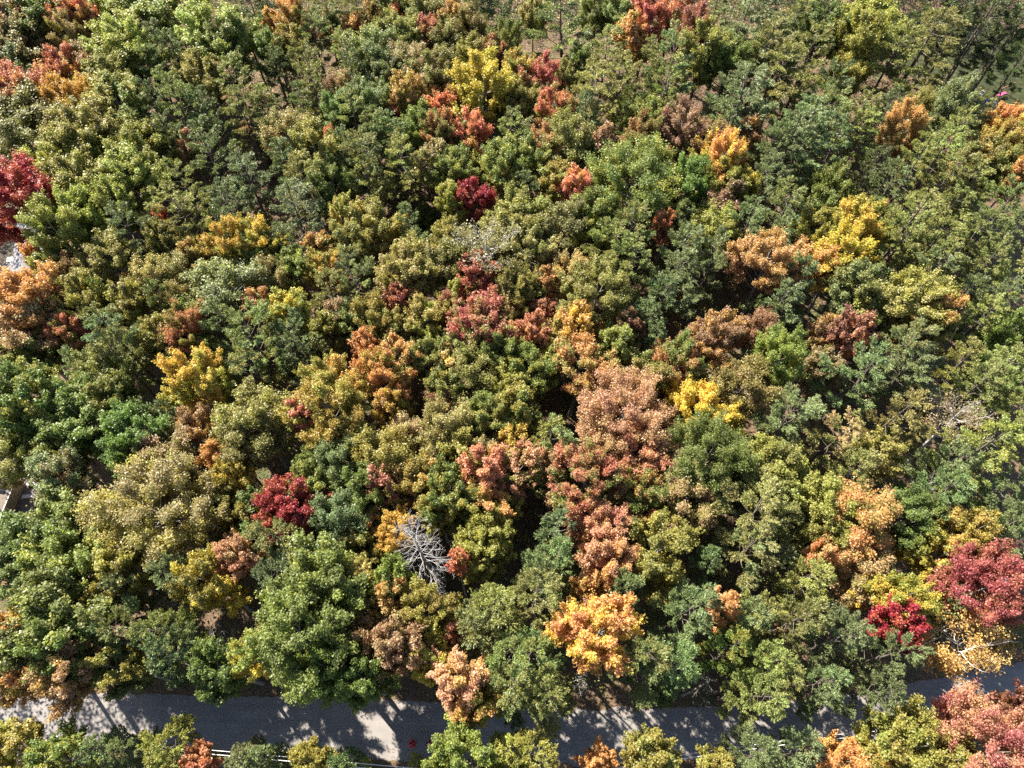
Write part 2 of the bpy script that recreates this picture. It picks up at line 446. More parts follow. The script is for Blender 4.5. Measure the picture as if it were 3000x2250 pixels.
def spruce(seed, R, H):
    r = np.random.default_rng(seed)
    tb = Tubes()
    tb.add([(0, 0, -0.1), (0, 0, H * 0.5), (0, 0, H * 0.97)], [0.014 * H, 0.008 * H, 0.01], 6)
    P, D, A, U = [], [], [], []
    z = 0.1 * H; az = 0
    while z < H * 0.97:
        u = z / H; Lb = R * (1 - u) ** 0.85 * 1.05 + 0.06
        for k in range(6):
            az += 6.283 / 6 + r.normal(0, 0.12)
            L2 = Lb * r.uniform(0.8, 1.1); dh = np.array([math.cos(az), math.sin(az), 0.12])
            p0 = np.array([0, 0, z])
            tb.add([p0, p0 + dh * L2 * 0.5, p0 + dh * L2 + np.array([0, 0, 0.05])], [0.02, 0.012, 0.005], 3)
            c = r.uniform()
            for t in np.arange(0.12, 1.0, 0.07 / max(L2, 0.2)):
                P.append(p0 + dh * L2 * t); D.append(dh); A.append(c); U.append(u)
        z += 0.055 * H
    P = np.array(P); D = unit(np.array(D)); A = np.array(A); U = np.array(U)
    idx = np.repeat(np.arange(len(P)), 14); n = len(idx)
    side = np.cross(D[idx], np.array([0, 0, 1.0])) * r.choice([-1, 1], n)[:, None]
    d = unit(D[idx] * 0.6 + side * r.uniform(0, 1.1, n)[:, None] + np.array([0, 0, 0.15]) + r.normal(0, 0.25, (n, 3)))
    ln = r.uniform(0.12, 0.24, n)
    Q = P[idx] + d * (ln * 0.5)[:, None] + r.normal(0, 0.02, (n, 3))
    Nn = unit(np.array([0, 0, 1.0]) + r.normal(0, 0.4, (n, 3)))
    v, f = leaves(Q, Nn, d, ln, r.uniform(0.05, 0.08, n))
    data = np.stack([r.uniform(0, 1, n), A[idx], U[idx]], 1)
    return mesh_np("crown", v, f, 4, [M_NEEDLE], attr=data), tb

def branch(r, tb, p, d, L, rad, depth, up=0.15, sides=4):
    """a bare branch with forking twigs"""
    k = 5; pts = [p]; dd = d.copy()
    for i in range(k - 1):
        dd = unit((dd + r.normal(0, 0.2, 3) + np.array([0, 0, up * 0.25]))[None])[0]
        pts.append(pts[-1] + dd * L / (k - 1))
    pts = np.array(pts)
    tb.add(pts, np.linspace(rad, rad * 0.25, k), sides)
    if depth > 0:
        for j in range(r.integers(4, 8)):
            t = r.uniform(0.25, 0.98); i = min(k - 2, int(t * (k - 1)))
            q = pts[i] + (pts[i + 1] - pts[i]) * (t * (k - 1) - i)
            nd = unit((unit((pts[i + 1] - pts[i])[None])[0] * 0.9 + r.normal(0, 0.55, 3))[None])[0]
            branch(r, tb, q, nd, L * r.uniform(0.3, 0.55) * (1.2 - 0.5 * t), rad * 0.5, depth - 1, up, 3)

# (R, H) the shape was built at -> its meshes
SHAPES = {}
def reg(kind, R, H, maker, bark):
    crown, tb = maker
    SHAPES.setdefault(kind, []).append((R, H, crown, tb.mesh("trunk", bark)))

sd = 100
for R, H, ch, nl, ls, cnt in ((0.85, 9, 3.8, 5500, 0.16, 4), (1.45, 12, 5.4, 13000, 0.165, 7), (2.2, 14, 6.6, 25000, 0.17, 6), (3.1, 16, 8.0, 42000, 0.175, 3)):
    for k in range(cnt):
        sd += 1; reg("m", R, H, broadleaf(sd, R, H, ch * (0.88 + 0.09 * (k % 4)), nl, ls), M_GREYBARK)
for R, H, ch, nl, ls, cnt in ((3.6, 16, 7.6, 56000, 0.165, 2), (5.2, 18, 9.0, 88000, 0.175, 1)):
    for k in range(cnt):
        sd += 1; reg("o", R, H, broadleaf(sd, R, H, ch, nl, ls, even=0.7), M_GREYBARK)
for R, H, ch, nl, ls, cnt in ((0.7, 9, 4.6, 5500, 0.155, 2), (1.3, 12, 6.6, 12000, 0.16, 2)):
    for k in range(cnt):
        sd += 1; reg("n", R, H, broadleaf(sd, R, H, ch, nl, ls), M_GREYBARK)
for R, H, ch, nl, ls, cnt in ((1.4, 12, 5.2, 13500, 0.13, 3), (2.3, 14, 6.4, 28000, 0.14, 2)):
    for k in range(cnt):
        sd += 1; reg("b", R, H, broadleaf(sd, R, H, ch, nl, ls, fine=True, even=0.5), M_GREYBARK)
for R, H, cnt, bl in ((1.25, 12.5, 2, 30), (1.9, 15.5, 5, 28), (2.6, 17.5, 5, 26), (3.4, 19.5, 3, 26)):
    for k in range(cnt):
        sd += 1; reg("p", R, H, pine(sd, R, H, base=0.34 + 0.05 * (k % 3), blades=bl), M_BARK)
for R, H in ((0.8, 4.5), (1.1, 6.0)):
    sd += 1; reg("s", R, H, spruce(sd, R, H), M_BARK)
sd += 1; reg("d", 2.3, 15, broadleaf(sd, 2.3, 15, 6.6, 3600, 0.13, fine=True, sparse=True), M_SILVER)

def skeleton(seed, R, H, nlimb, z0, droop, depth=2):
    """bare tree: a trunk mesh and one mesh for each limb"""
    r = np.random.default_rng(seed)
    tb = Tubes(); r0 = 0.0115 * H
    zs = np.linspace(-0.15, H, 9); bend = r.normal(0, 0.15, 2)
    def tr(z): return np.array([bend[0] * math.sin(z / H * 4), bend[1] * math.sin(z / H * 3), z])
    tb.add(np.stack([tr(z) for z in zs]), np.concatenate([[r0 * 1.4], np.linspace(r0, r0 * 0.12, 8)]), 7)
    limbs = []; az = 0
    for k in range(nlimb):
        u = (k + 0.5) / nlimb; z = H * (z0 + (0.985 - z0) * u); az += 2.4 + r.normal(0, 0.3)
        L = R * (1.1 - 0.75 * u) * r.uniform(0.7, 1.15)
        d = unit(np.array([[math.cos(az), math.sin(az), droop + 0.9 * u ** 2 + r.normal(0, 0.12)]]))[0]
        t = Tubes(); branch(r, t, tr(z), d, L, max(0.015, 0.0105 * L), depth, up=0.1)
        limbs.append(t)
    return tb, limbs

# ------------------------------------------------------------------ the trees
NAMES = {"p": "pine_tree", "s": "spruce_tree", "b": "birch_tree", "o": "oak_tree", "d": "bare_tree", "D": "dead_tree", "B": "birch_tree"}
CATS = {"p": "pine", "s": "spruce", "b": "birch", "o": "tree", "d": "bare tree", "D": "dead tree", "B": "birch"}
GROUPS = {"p": "pines in the forest", "s": "small spruces", "b": "fine-leaved trees in the forest", "o": "large spreading trees", "d": "leafless trees", "D": "dead trees", "B": "fine-leaved trees in the forest",
          "m": "broadleaf trees in the forest", "n": "broadleaf trees in the forest"}

# one row a tree: kind, x, y, height, crown radius, lean x, lean y, leaf colour, second leaf colour, is a maple, label
TREES = [
("m",-74.50,98.03,18.5,4.44,-0.00,-0.01,(.273,.150,.085),(.240,.211,.060),1,"russet and olive maple above and left of the bare corner clearing"),
("m",-70.63,99.61,18.5,5.16,0.03,0.01,(.139,.202,.040),(.193,.175,.046),0,"large fresh-green and olive leafy tree just left of the red-orange corner maple"),
("m",-65.40,99.55,17.9,3.31,-0.01,0.01,(.494,.177,.099),(.426,.272,.092),1,"tall red-orange maple beside the shaded clearing in the top left corner"),
("m",-65.15,95.69,16.7,2.65,-0.02,0.02,(.324,.264,.125),(.238,.213,.044),1,"pale tan maple at the edge of the small bare clearing"),
("m",-65.20,97.98,13.8,1.76,0.03,-0.00,(.366,.172,.094),(.307,.184,.079),1,"small red-orange maple just right of the pale tan maple by the clearing"),
("m",-61.91,102.34,16.6,3.53,0.02,-0.01,(.279,.317,.065),(.274,.311,.065),0,"light green leafy tree just right of the red-orange corner maple"),
("m",-56.11,100.09,17.7,5.72,0.00,0.00,(.282,.308,.065),(.117,.153,.036),0,"large light-green and fresh-green leafy tree right of the red-orange corner maple"),
("m",-55.75,92.58,18.5,4.33,0.01,-0.03,(.286,.317,.066),(.282,.311,.065),0,"light green leafy tree right of the pale tan maple by the clearing"),
("p",-52.06,102.28,16.1,2.95,0.02,-0.00,(.132,.194,.074),(.136,.195,.072),0,"small blue-green pine left of the slim orange maple near the top"),
("m",-72.34,93.82,17.4,4.73,-0.01,0.00,(.159,.161,.039),(.279,.198,.104),0,"olive and russet leafy tree just above and left of the bare corner clearing"),
("m",-71.75,88.06,17.1,3.62,0.01,-0.01,(.118,.150,.058),(.123,.153,.057),0,"dark green leafy tree just above and left of the salmon-red edge maple"),
("m",-63.87,88.82,16.4,2.57,0.01,0.00,(.365,.132,.080),(.516,.279,.108),1,"small red-orange maple just below the bare clearing"),
("b",-61.36,90.50,15.8,3.19,0.01,0.01,(.308,.205,.098),(.163,.189,.080),0,"russet and blue-green fine-leaved tree just right of the small red-orange maple under the clearing"),
("m",-66.66,81.91,19.1,3.59,0.00,-0.03,(.349,.137,.095),(.569,.320,.181),1,"salmon-red maple on the left edge above a yellow-orange one"),
("m",-60.69,80.54,17.9,3.31,0.00,0.01,(.445,.279,.050),(.424,.245,.081),1,"yellow-orange maple beside the salmon-red one near the left edge"),
("m",-60.41,85.42,14.3,2.48,-0.01,0.04,(.226,.196,.039),(.217,.199,.043),1,"small golden-olive maple just right of the yellow-orange edge maple"),
("b",-64.36,78.65,17.8,4.54,-0.01,0.01,(.173,.166,.043),(.174,.168,.044),0,"olive fine-leaved tree just below and right of the salmon-red edge maple"),
("b",-69.70,79.99,15.6,2.88,-0.01,-0.01,(.227,.207,.061),(.265,.272,.063),0,"olive and light-green fine-leaved tree just below and left of the salmon-red edge maple"),
("b",-64.45,74.39,17.4,4.14,0.00,-0.03,(.174,.175,.051),(.176,.176,.051),0,"olive fine-leaved tree just below the salmon-red edge maple"),
("m",-55.79,86.66,16.7,4.10,0.01,0.03,(.204,.209,.044),(.204,.208,.044),0,"light green leafy tree right of the small red-orange maple under the clearing"),
("m",-53.65,80.77,17.3,4.76,-0.02,0.00,(.309,.285,.062),(.127,.166,.040),0,"large light-green and fresh-green leafy tree right of the yellow-orange edge maple"),
("p",-51.98,93.37,16.7,3.29,0.01,0.01,(.163,.185,.079),(.165,.186,.077),0,"blue-green pine right of the pale tan maple by the clearing"),
("p",-51.69,89.49,16.4,3.55,0.02,-0.01,(.155,.196,.076),(.157,.196,.075),0,"blue-green pine right of the small red-orange maple under the clearing"),
("p",-48.02,91.64,16.6,3.27,-0.06,0.02,(.154,.201,.075),(.157,.202,.074),0,"blue-green pine left of the slim orange maple near the top"),
("m",-44.11,96.23,18.5,5.08,-0.02,0.00,(.268,.319,.068),(.264,.312,.067),0,"large light green leafy tree left of the slim orange maple near the top"),
("m",-41.94,92.12,17.2,4.19,0.02,0.01,(.150,.181,.043),(.270,.283,.063),0,"fresh-green and light-green leafy tree below and left of the slim orange maple near the top"),
("m",-44.16,88.22,15.7,3.49,-0.02,0.00,(.277,.251,.061),(.204,.182,.049),0,"light-green and olive leafy tree below and left of the slim orange maple near the top"),
("p",-39.78,102.99,16.6,3.77,0.02,-0.01,(.116,.155,.059),(.121,.158,.058),0,"dark green pine just above and left of the slim orange maple near the top"),
("p",-39.85,97.98,16.5,3.21,-0.02,0.02,(.171,.182,.078),(.172,.183,.076),0,"blue-green pine just left of the slim orange maple near the top"),
("p",-46.07,82.14,17.7,3.84,-0.01,-0.02,(.200,.240,.063),(.200,.238,.062),0,"yellowish green pine well right of the yellow-orange edge maple"),
("p",-41.64,80.10,16.7,2.80,-0.02,0.01,(.100,.142,.046),(.105,.146,.047),0,"small dark green pine well below and left of the slim orange maple near the top"),
("p",-37.60,83.76,18.6,4.29,-0.05,-0.02,(.218,.262,.074),(.259,.158,.089),0,"yellowish-green and russet pine below and left of the slim orange maple near the top"),
("p",-36.45,79.98,17.1,3.67,-0.03,-0.01,(.210,.213,.063),(.209,.212,.062),0,"yellowish green pine below the slim orange maple near the top"),
("p",-48.67,80.24,17.2,3.08,0.00,0.02,(.108,.146,.053),(.113,.150,.053),0,"dark green pine right of the yellow-orange edge maple"),
("m",-56.48,73.98,18.6,4.55,-0.01,-0.01,(.253,.228,.062),(.250,.227,.061),0,"large light green leafy tree just below and right of the yellow-orange edge maple"),
("m",-57.97,71.47,17.5,3.78,0.02,-0.01,(.267,.260,.061),(.263,.257,.061),0,"light green leafy tree just below the yellow-orange edge maple"),
("m",-50.17,71.61,16.5,3.50,-0.00,-0.04,(.258,.266,.060),(.255,.263,.059),0,"light green leafy tree below and right of the yellow-orange edge maple"),
("m",-48.34,76.43,14.4,2.54,-0.01,-0.03,(.294,.298,.068),(.289,.293,.067),0,"light green leafy tree right of the yellow-orange edge maple"),
("p",-46.00,75.59,15.8,3.18,-0.00,0.01,(.139,.167,.068),(.142,.170,.067),0,"blue-green pine well right of the yellow-orange edge maple"),
("m",-60.37,68.25,16.6,3.29,0.01,0.03,(.342,.353,.066),(.334,.345,.065),0,"light green leafy tree just above and right of the big crimson edge maple"),
("m",-55.38,66.28,17.6,4.40,-0.01,-0.01,(.244,.232,.056),(.241,.231,.055),0,"light green leafy tree above and right of the light green tree over the grey roof"),
("m",-49.56,67.40,17.3,4.00,-0.00,0.00,(.257,.288,.061),(.254,.283,.060),0,"light green leafy tree well right of the big crimson edge maple"),
("m",-55.38,72.35,15.7,3.23,-0.03,0.04,(.279,.327,.065),(.274,.320,.064),0,"light green leafy tree above and right of the big crimson edge maple"),
("n",-43.42,74.08,14.4,1.57,-0.01,0.02,(.336,.152,.091),(.240,.273,.064),1,"small red-orange and light-green maple above and left of the yellow-tipped maple"),
("p",-39.35,70.96,18.2,3.89,-0.02,0.03,(.135,.169,.059),(.163,.190,.058),0,"blue-green and yellowish-green pine above the yellow-tipped maple"),
("m",-60.00,62.85,19.8,4.39,-0.03,-0.06,(.337,.037,.046),(.307,.074,.047),1,"big crimson-red maple on the left edge shading the long grey roof"),
("p",-42.28,66.67,17.0,3.56,0.00,-0.01,(.209,.231,.060),(.208,.230,.060),0,"yellowish green pine above and left of the yellow-tipped maple"),
("p",-33.88,68.16,16.6,3.74,-0.02,0.02,(.142,.175,.076),(.145,.177,.075),0,"blue-green pine above the yellow-tipped maple"),
("p",-28.50,102.21,18.2,4.53,0.03,0.05,(.196,.213,.066),(.197,.213,.065),0,"yellowish green pine just above and left of the narrow orange maple between pines"),
("p",-23.25,102.02,18.2,3.72,-0.02,-0.04,(.212,.207,.070),(.211,.207,.069),0,"yellowish green pine just above the narrow orange maple between pines"),
("p",-37.65,105.03,16.1,3.15,-0.02,-0.01,(.102,.122,.044),(.107,.126,.044),0,"small dark green pine just above the slim orange maple near the top"),
("n",-36.88,100.34,14.4,1.78,0.02,0.02,(.455,.257,.095),(.471,.349,.071),1,"slim orange and yellow maple, the upper of a pair of orange ones near the top"),
("m",-32.98,99.98,16.6,2.97,-0.01,-0.01,(.535,.296,.110),(.180,.175,.044),1,"orange and olive maple just right of the slim orange maple near the top"),
("m",-32.50,94.42,15.6,2.57,-0.02,0.02,(.254,.201,.045),(.235,.203,.047),1,"small golden-olive maple just below and right of the slim orange maple near the top"),
("p",-29.56,96.81,16.6,3.67,0.00,-0.00,(.179,.208,.065),(.180,.208,.064),0,"yellowish green pine just left of the narrow orange maple between pines"),
("n",-27.70,101.17,13.5,1.97,-0.01,0.02,(.148,.189,.039),(.374,.161,.084),1,"small fresh-green and red-orange maple just left of the narrow orange maple between pines"),
("n",-24.04,99.54,14.9,1.99,0.02,-0.03,(.555,.346,.105),(.349,.161,.080),1,"narrow bright orange maple between two tall pines near the top"),
("m",-18.67,103.76,15.9,2.68,-0.01,-0.00,(.134,.169,.038),(.138,.171,.039),0,"small fresh green leafy tree just above the little coral crown"),
("m",-16.42,104.59,14.5,2.35,0.03,0.03,(.228,.242,.053),(.227,.240,.053),0,"small light green leafy tree just above and right of the little coral crown"),
("b",-13.34,102.73,15.6,3.38,-0.01,-0.01,(.219,.210,.052),(.155,.195,.076),0,"olive and blue-green fine-leaved tree just above the rose-red maple near the top"),
("m",-18.49,101.86,14.4,1.56,0.03,0.00,(.544,.200,.107),(.468,.264,.087),1,"little coral-orange crown perched above an olive maple near the top"),
("m",-21.07,101.46,14.8,2.31,-0.03,0.05,(.203,.187,.051),(.427,.217,.080),0,"small olive and orange leafy tree just left of the little coral crown"),
("m",-17.51,96.64,16.1,3.62,-0.02,0.03,(.264,.272,.060),(.205,.209,.054),0,"light-green and olive leafy tree just below the little coral crown"),
("m",-15.36,96.64,14.7,2.61,0.02,-0.00,(.216,.226,.055),(.215,.225,.055),0,"small olive leafy tree just below and left of the rose-red maple near the top"),
("m",-13.04,97.59,15.6,2.22,0.02,0.01,(.377,.159,.105),(.338,.169,.093),1,"small rose-red maple standing alone among olive trees near the top"),
("m",-9.25,100.10,15.7,2.46,0.03,0.03,(.458,.289,.095),(.166,.162,.044),1,"small orange and olive maple just above and right of the rose-red maple near the top"),
("b",-6.16,98.02,16.4,2.94,-0.02,-0.00,(.192,.159,.045),(.192,.161,.046),0,"olive fine-leaved tree just left of the fresh green maple by the dark gap"),
("b",-9.66,96.58,14.9,2.96,0.01,-0.01,(.188,.182,.050),(.250,.245,.058),0,"olive and light-green fine-leaved tree just right of the rose-red maple near the top"),
("p",-6.04,101.79,18.2,4.36,0.01,0.02,(.099,.122,.044),(.105,.127,.044),0,"dark green pine just above and left of the fresh green maple by the dark gap"),
("p",-1.40,101.82,17.9,3.56,-0.01,-0.04,(.093,.127,.046),(.099,.131,.046),0,"dark green pine just above the fresh green maple by the dark gap"),
("m",-1.00,94.90,16.5,2.65,0.00,0.00,(.125,.159,.036),(.240,.226,.058),0,"leafy fresh green maple with drooping tufts beside the dark gap"),
("m",-5.50,92.78,15.5,3.23,0.01,-0.03,(.243,.234,.061),(.253,.231,.051),0,"olive and light-green leafy tree just above the large golden maple"),
("m",-2.61,92.61,14.9,2.05,-0.02,0.00,(.359,.160,.084),(.290,.177,.099),1,"red-orange and russet maple below and left of the fresh green maple by the dark gap"),
("m",-4.45,83.71,18.7,4.36,0.04,0.00,(.483,.404,.062),(.364,.321,.057),1,"large round golden yellow maple, the biggest yellow crown in the upper half"),
("m",-35.48,93.70,15.7,2.56,-0.01,0.01,(.165,.223,.051),(.167,.222,.050),0,"small fresh green leafy tree just below the slim orange maple near the top"),
("p",-33.79,90.51,15.5,2.65,0.01,-0.00,(.131,.158,.063),(.135,.161,.063),0,"small blue-green pine just below the slim orange maple near the top"),
("p",-29.59,89.27,16.8,3.54,0.03,0.01,(.216,.224,.067),(.215,.223,.066),0,"yellowish green pine below and right of the slim orange maple near the top"),
("p",-28.14,85.63,16.1,2.73,0.00,0.02,(.219,.229,.074),(.218,.227,.073),0,"small yellowish green pine below and left of the narrow orange maple between pines"),
("p",-23.63,91.60,16.6,3.73,-0.03,0.01,(.246,.275,.079),(.243,.271,.078),0,"yellowish green pine just below the narrow orange maple between pines"),
("p",-22.38,87.83,16.6,3.21,-0.04,0.01,(.119,.145,.052),(.123,.148,.052),0,"dark green pine just below the narrow orange maple between pines"),
("p",-29.46,82.92,15.5,2.26,0.01,-0.04,(.158,.195,.080),(.160,.195,.078),0,"small blue-green pine below the slim orange maple near the top"),
("b",-20.02,92.44,16.4,3.38,-0.01,0.02,(.167,.214,.081),(.273,.289,.062),0,"blue-green and light-green fine-leaved tree just below and right of the narrow orange maple between pines"),
("b",-15.64,90.55,15.6,3.20,0.01,-0.02,(.324,.268,.142),(.194,.197,.052),0,"tan and olive fine-leaved tree just above the orange maple by the gap"),
("m",-17.98,88.39,15.6,3.17,-0.03,0.00,(.163,.179,.079),(.139,.184,.044),0,"blue-green and fresh-green leafy tree just above and left of the orange maple by the gap"),
("m",-10.86,87.64,17.3,3.77,-0.00,-0.02,(.199,.205,.055),(.238,.155,.081),0,"olive and russet leafy tree just above and right of the orange maple by the gap"),
("m",-14.48,83.53,16.7,2.50,-0.01,-0.03,(.401,.270,.089),(.316,.242,.073),1,"orange maple beside the dark gap left of the large golden maple"),
("m",-10.96,85.93,14.8,1.82,0.02,-0.02,(.341,.283,.116),(.358,.228,.074),1,"small tan and orange maple just right of the orange maple by the gap"),
("b",-24.27,86.18,14.5,2.49,0.02,-0.03,(.285,.182,.100),(.240,.208,.058),0,"small russet and olive fine-leaved tree below the narrow orange maple between pines"),
("m",-20.36,81.59,16.5,3.36,-0.02,-0.00,(.164,.205,.090),(.136,.179,.040),0,"blue-green and fresh-green leafy tree just left of the orange maple by the gap"),
("m",-23.92,81.15,15.1,2.74,-0.03,0.01,(.171,.237,.089),(.146,.207,.046),0,"blue-green and fresh-green leafy tree left of the orange maple by the gap"),
("m",-13.59,82.52,14.4,2.12,-0.02,0.02,(.306,.276,.057),(.269,.251,.055),1,"small golden-olive maple just below and right of the orange maple by the gap"),
("m",-8.89,82.64,15.2,2.76,0.00,-0.00,(.502,.261,.088),(.284,.250,.123),1,"orange and tan maple above and left of the tall coral maple below the golden one"),
("m",-9.56,80.46,15.1,2.41,-0.02,-0.00,(.594,.213,.106),(.227,.221,.057),1,"red-orange and olive maple above and left of the tall coral maple below the golden one"),
("m",-7.64,85.01,14.2,2.15,-0.03,-0.02,(.261,.216,.044),(.399,.244,.085),1,"small golden-olive and orange maple just below and left of the large golden maple"),
("m",1.36,86.23,15.1,2.48,-0.01,-0.02,(.322,.135,.074),(.190,.199,.055),1,"small red-orange and olive maple just left of the vivid rose-pink maple"),
("m",0.38,83.11,15.5,3.09,0.00,0.01,(.230,.198,.043),(.161,.156,.044),1,"golden-olive and olive maple just below and left of the vivid rose-pink maple"),
("m",0.59,89.76,15.8,2.85,0.01,-0.00,(.252,.259,.059),(.526,.310,.097),1,"light-green and orange maple below and right of the fresh green maple by the dark gap"),
("n",-16.93,80.86,13.0,1.11,0.04,0.01,(.269,.048,.041),(.260,.069,.042),1,"small crimson maple just below and left of the orange maple by the gap"),
("m",-5.22,76.48,15.8,2.43,-0.02,-0.00,(.565,.208,.133),(.434,.287,.099),1,"tall coral-orange maple below the large golden one"),
("m",-12.17,77.65,15.7,3.00,0.00,0.03,(.126,.177,.040),(.219,.248,.051),0,"fresh-green and light-green leafy tree just below and right of the orange maple by the gap"),
("m",-9.57,76.34,16.2,2.66,-0.00,-0.01,(.168,.175,.047),(.433,.174,.090),0,"olive and red-orange leafy tree just left of the tall coral maple below the golden one"),
("p",-0.42,76.48,16.5,3.33,0.02,-0.00,(.195,.214,.086),(.244,.273,.078),0,"blue-green and yellowish-green pine just right of the tall coral maple below the golden one"),
("p",-33.82,80.98,16.3,2.82,0.02,0.02,(.234,.257,.080),(.232,.254,.078),0,"small yellowish green pine below the slim orange maple near the top"),
("b",-30.25,76.04,15.6,2.98,-0.02,0.00,(.234,.235,.066),(.311,.199,.096),0,"olive and russet fine-leaved tree well below the slim orange maple near the top"),
("m",-26.13,73.00,16.7,3.83,0.01,-0.00,(.269,.254,.050),(.224,.218,.059),1,"golden-olive and olive maple well below and left of the orange maple by the gap"),
("n",-24.88,76.96,13.5,1.15,0.02,0.01,(.436,.184,.102),(.352,.191,.084),1,"small red-orange maple below and left of the orange maple by the gap"),
("p",-20.92,77.96,16.9,3.49,-0.03,0.06,(.228,.252,.072),(.227,.249,.071),0,"yellowish green pine below and left of the orange maple by the gap"),
("p",-18.65,75.73,17.0,3.31,0.00,-0.02,(.190,.220,.064),(.190,.219,.063),0,"yellowish green pine left of the tall coral maple below the golden one"),
("p",-15.40,75.82,16.5,3.46,-0.02,-0.02,(.158,.212,.075),(.160,.211,.074),0,"blue-green pine just below the orange maple by the gap"),
("p",-30.24,71.75,16.0,2.98,0.03,-0.01,(.122,.165,.060),(.126,.167,.059),0,"blue-green pine above and right of the yellow-tipped maple"),
("p",-22.80,73.78,15.7,2.73,-0.01,-0.01,(.148,.189,.076),(.151,.190,.074),0,"small blue-green pine below and left of the orange maple by the gap"),
("p",-18.57,70.49,17.6,4.18,-0.02,0.02,(.210,.214,.066),(.112,.141,.051),0,"yellowish-green and dark-green pine below and left of the orange maple by the gap"),
("p",-14.48,70.75,16.8,3.65,-0.00,0.03,(.266,.276,.078),(.262,.272,.077),0,"yellowish green pine below the orange maple by the gap"),
("m",-7.36,76.42,13.5,2.07,0.01,0.04,(.158,.201,.078),(.251,.238,.055),0,"small blue-green and light-green leafy tree above the crimson maple in the upper middle"),
("m",-7.01,70.00,15.7,2.89,-0.03,0.01,(.138,.188,.043),(.286,.264,.052),0,"fresh-green and light-green leafy tree above and left of the crimson maple in the upper middle"),
("m",-10.22,71.16,14.8,2.61,0.01,0.00,(.288,.242,.112),(.311,.302,.067),1,"tan and light-green maple just above and left of the crimson maple in the upper middle"),
("m",-0.71,69.67,16.6,3.16,-0.03,0.01,(.145,.197,.044),(.310,.306,.065),0,"fresh-green and light-green leafy tree above and right of the crimson maple in the upper middle"),
("m",-1.52,67.93,14.2,1.98,0.02,0.01,(.248,.213,.049),(.282,.182,.094),1,"small golden-olive and russet maple just right of the crimson maple in the upper middle"),
("m",-4.81,65.53,15.4,2.17,-0.01,-0.03,(.309,.035,.047),(.285,.072,.048),1,"bright crimson maple in the upper middle above the grey leafless tree"),
("m",-23.15,68.49,14.9,2.88,-0.03,-0.03,(.137,.176,.042),(.140,.178,.042),0,"fresh green leafy tree well above and left of the tiny lime spruce"),
("p",-26.75,66.21,17.2,3.55,0.00,0.00,(.231,.227,.068),(.229,.226,.067),0,"yellowish green pine above and right of the yellow-tipped maple"),
("p",-18.87,67.55,15.8,2.64,0.00,0.03,(.254,.264,.078),(.251,.261,.077),0,"small yellowish green pine above and left of the tiny lime spruce"),
("m",-7.56,65.74,14.2,1.95,-0.04,-0.03,(.284,.284,.057),(.280,.280,.057),0,"small light green leafy tree just left of the crimson maple in the upper middle"),
("p",7.88,98.98,18.6,5.66,-0.04,-0.02,(.094,.129,.045),(.244,.271,.076),0,"huge dark pine with a bare forked top at the upper edge"),
("m",3.41,102.63,15.0,1.96,-0.02,0.03,(.345,.292,.137),(.289,.313,.069),1,"small tan and light-green maple just left of the huge dark pine at the upper edge"),
("m",13.22,103.93,14.7,2.70,-0.03,0.04,(.175,.206,.083),(.222,.240,.054),0,"blue-green and light-green leafy tree right of the huge dark pine at the upper edge"),
("m",16.80,101.25,16.5,3.69,0.00,0.02,(.231,.254,.053),(.147,.202,.082),0,"light-green and blue-green leafy tree just above the tall orange-yellow maple"),
("m",20.32,98.16,18.9,3.89,-0.00,0.01,(.366,.118,.090),(.495,.212,.106),1,"broad pinkish-red maple at the upper edge with brown lower leaves"),
("b",26.36,102.53,16.2,3.72,0.01,0.01,(.265,.166,.095),(.394,.167,.085),0,"russet and red-orange fine-leaved tree just above and left of the flat rose-red maple"),
("m",26.90,95.17,18.4,3.23,-0.04,0.00,(.279,.118,.083),(.262,.137,.076),1,"flat-topped rose-red maple right of the scraggly pine near the top"),
("p",23.61,98.49,16.4,2.79,-0.00,-0.02,(.218,.205,.067),(.215,.205,.064),0,"scraggly thin pine showing bare limbs between two rose-red maples"),
("n",17.46,94.28,17.5,2.62,0.00,-0.00,(.487,.285,.098),(.251,.220,.044),1,"tall orange-yellow maple hanging below the pinkish-red one near the top"),
("p",33.61,97.01,19.1,5.97,0.01,-0.01,(.180,.211,.090),(.181,.210,.088),0,"large blue-green pine just right of the flat rose-red maple"),
("p",31.36,103.72,16.7,3.45,-0.01,0.05,(.185,.225,.083),(.186,.224,.081),0,"blue-green pine just above and right of the flat rose-red maple"),
("m",27.63,91.79,18.0,3.83,-0.01,-0.01,(.245,.251,.056),(.259,.242,.055),1,"light-green and golden-olive maple just below and right of the flat rose-red maple"),
("m",31.08,90.42,16.7,3.51,0.02,0.02,(.150,.192,.043),(.153,.192,.043),0,"fresh green leafy tree just below and right of the flat rose-red maple"),
("p",13.62,91.24,17.0,4.03,-0.01,0.05,(.213,.228,.068),(.213,.227,.067),0,"yellowish green pine just below and left of the tall orange-yellow maple"),
("p",10.94,83.54,18.3,4.44,0.01,0.03,(.257,.248,.074),(.254,.245,.072),0,"yellowish green pine just right of the vivid rose-pink maple"),
("p",15.33,87.21,16.9,3.65,-0.02,-0.00,(.252,.245,.077),(.249,.243,.076),0,"yellowish green pine just below the tall orange-yellow maple"),
("p",22.39,86.63,19.7,4.92,-0.01,0.00,(.222,.233,.072),(.132,.177,.063),0,"large yellowish-green and blue-green pine just below the scraggly pine between the rose-red maples"),
("p",21.06,83.52,18.3,3.85,-0.01,-0.04,(.194,.223,.060),(.194,.222,.059),0,"yellowish green pine just above and left of the mauve-brown pointed tree"),
("m",9.42,91.45,14.4,2.21,0.05,0.04,(.120,.158,.033),(.124,.160,.034),0,"small fresh green leafy tree just right of the vivid rose-pink maple"),
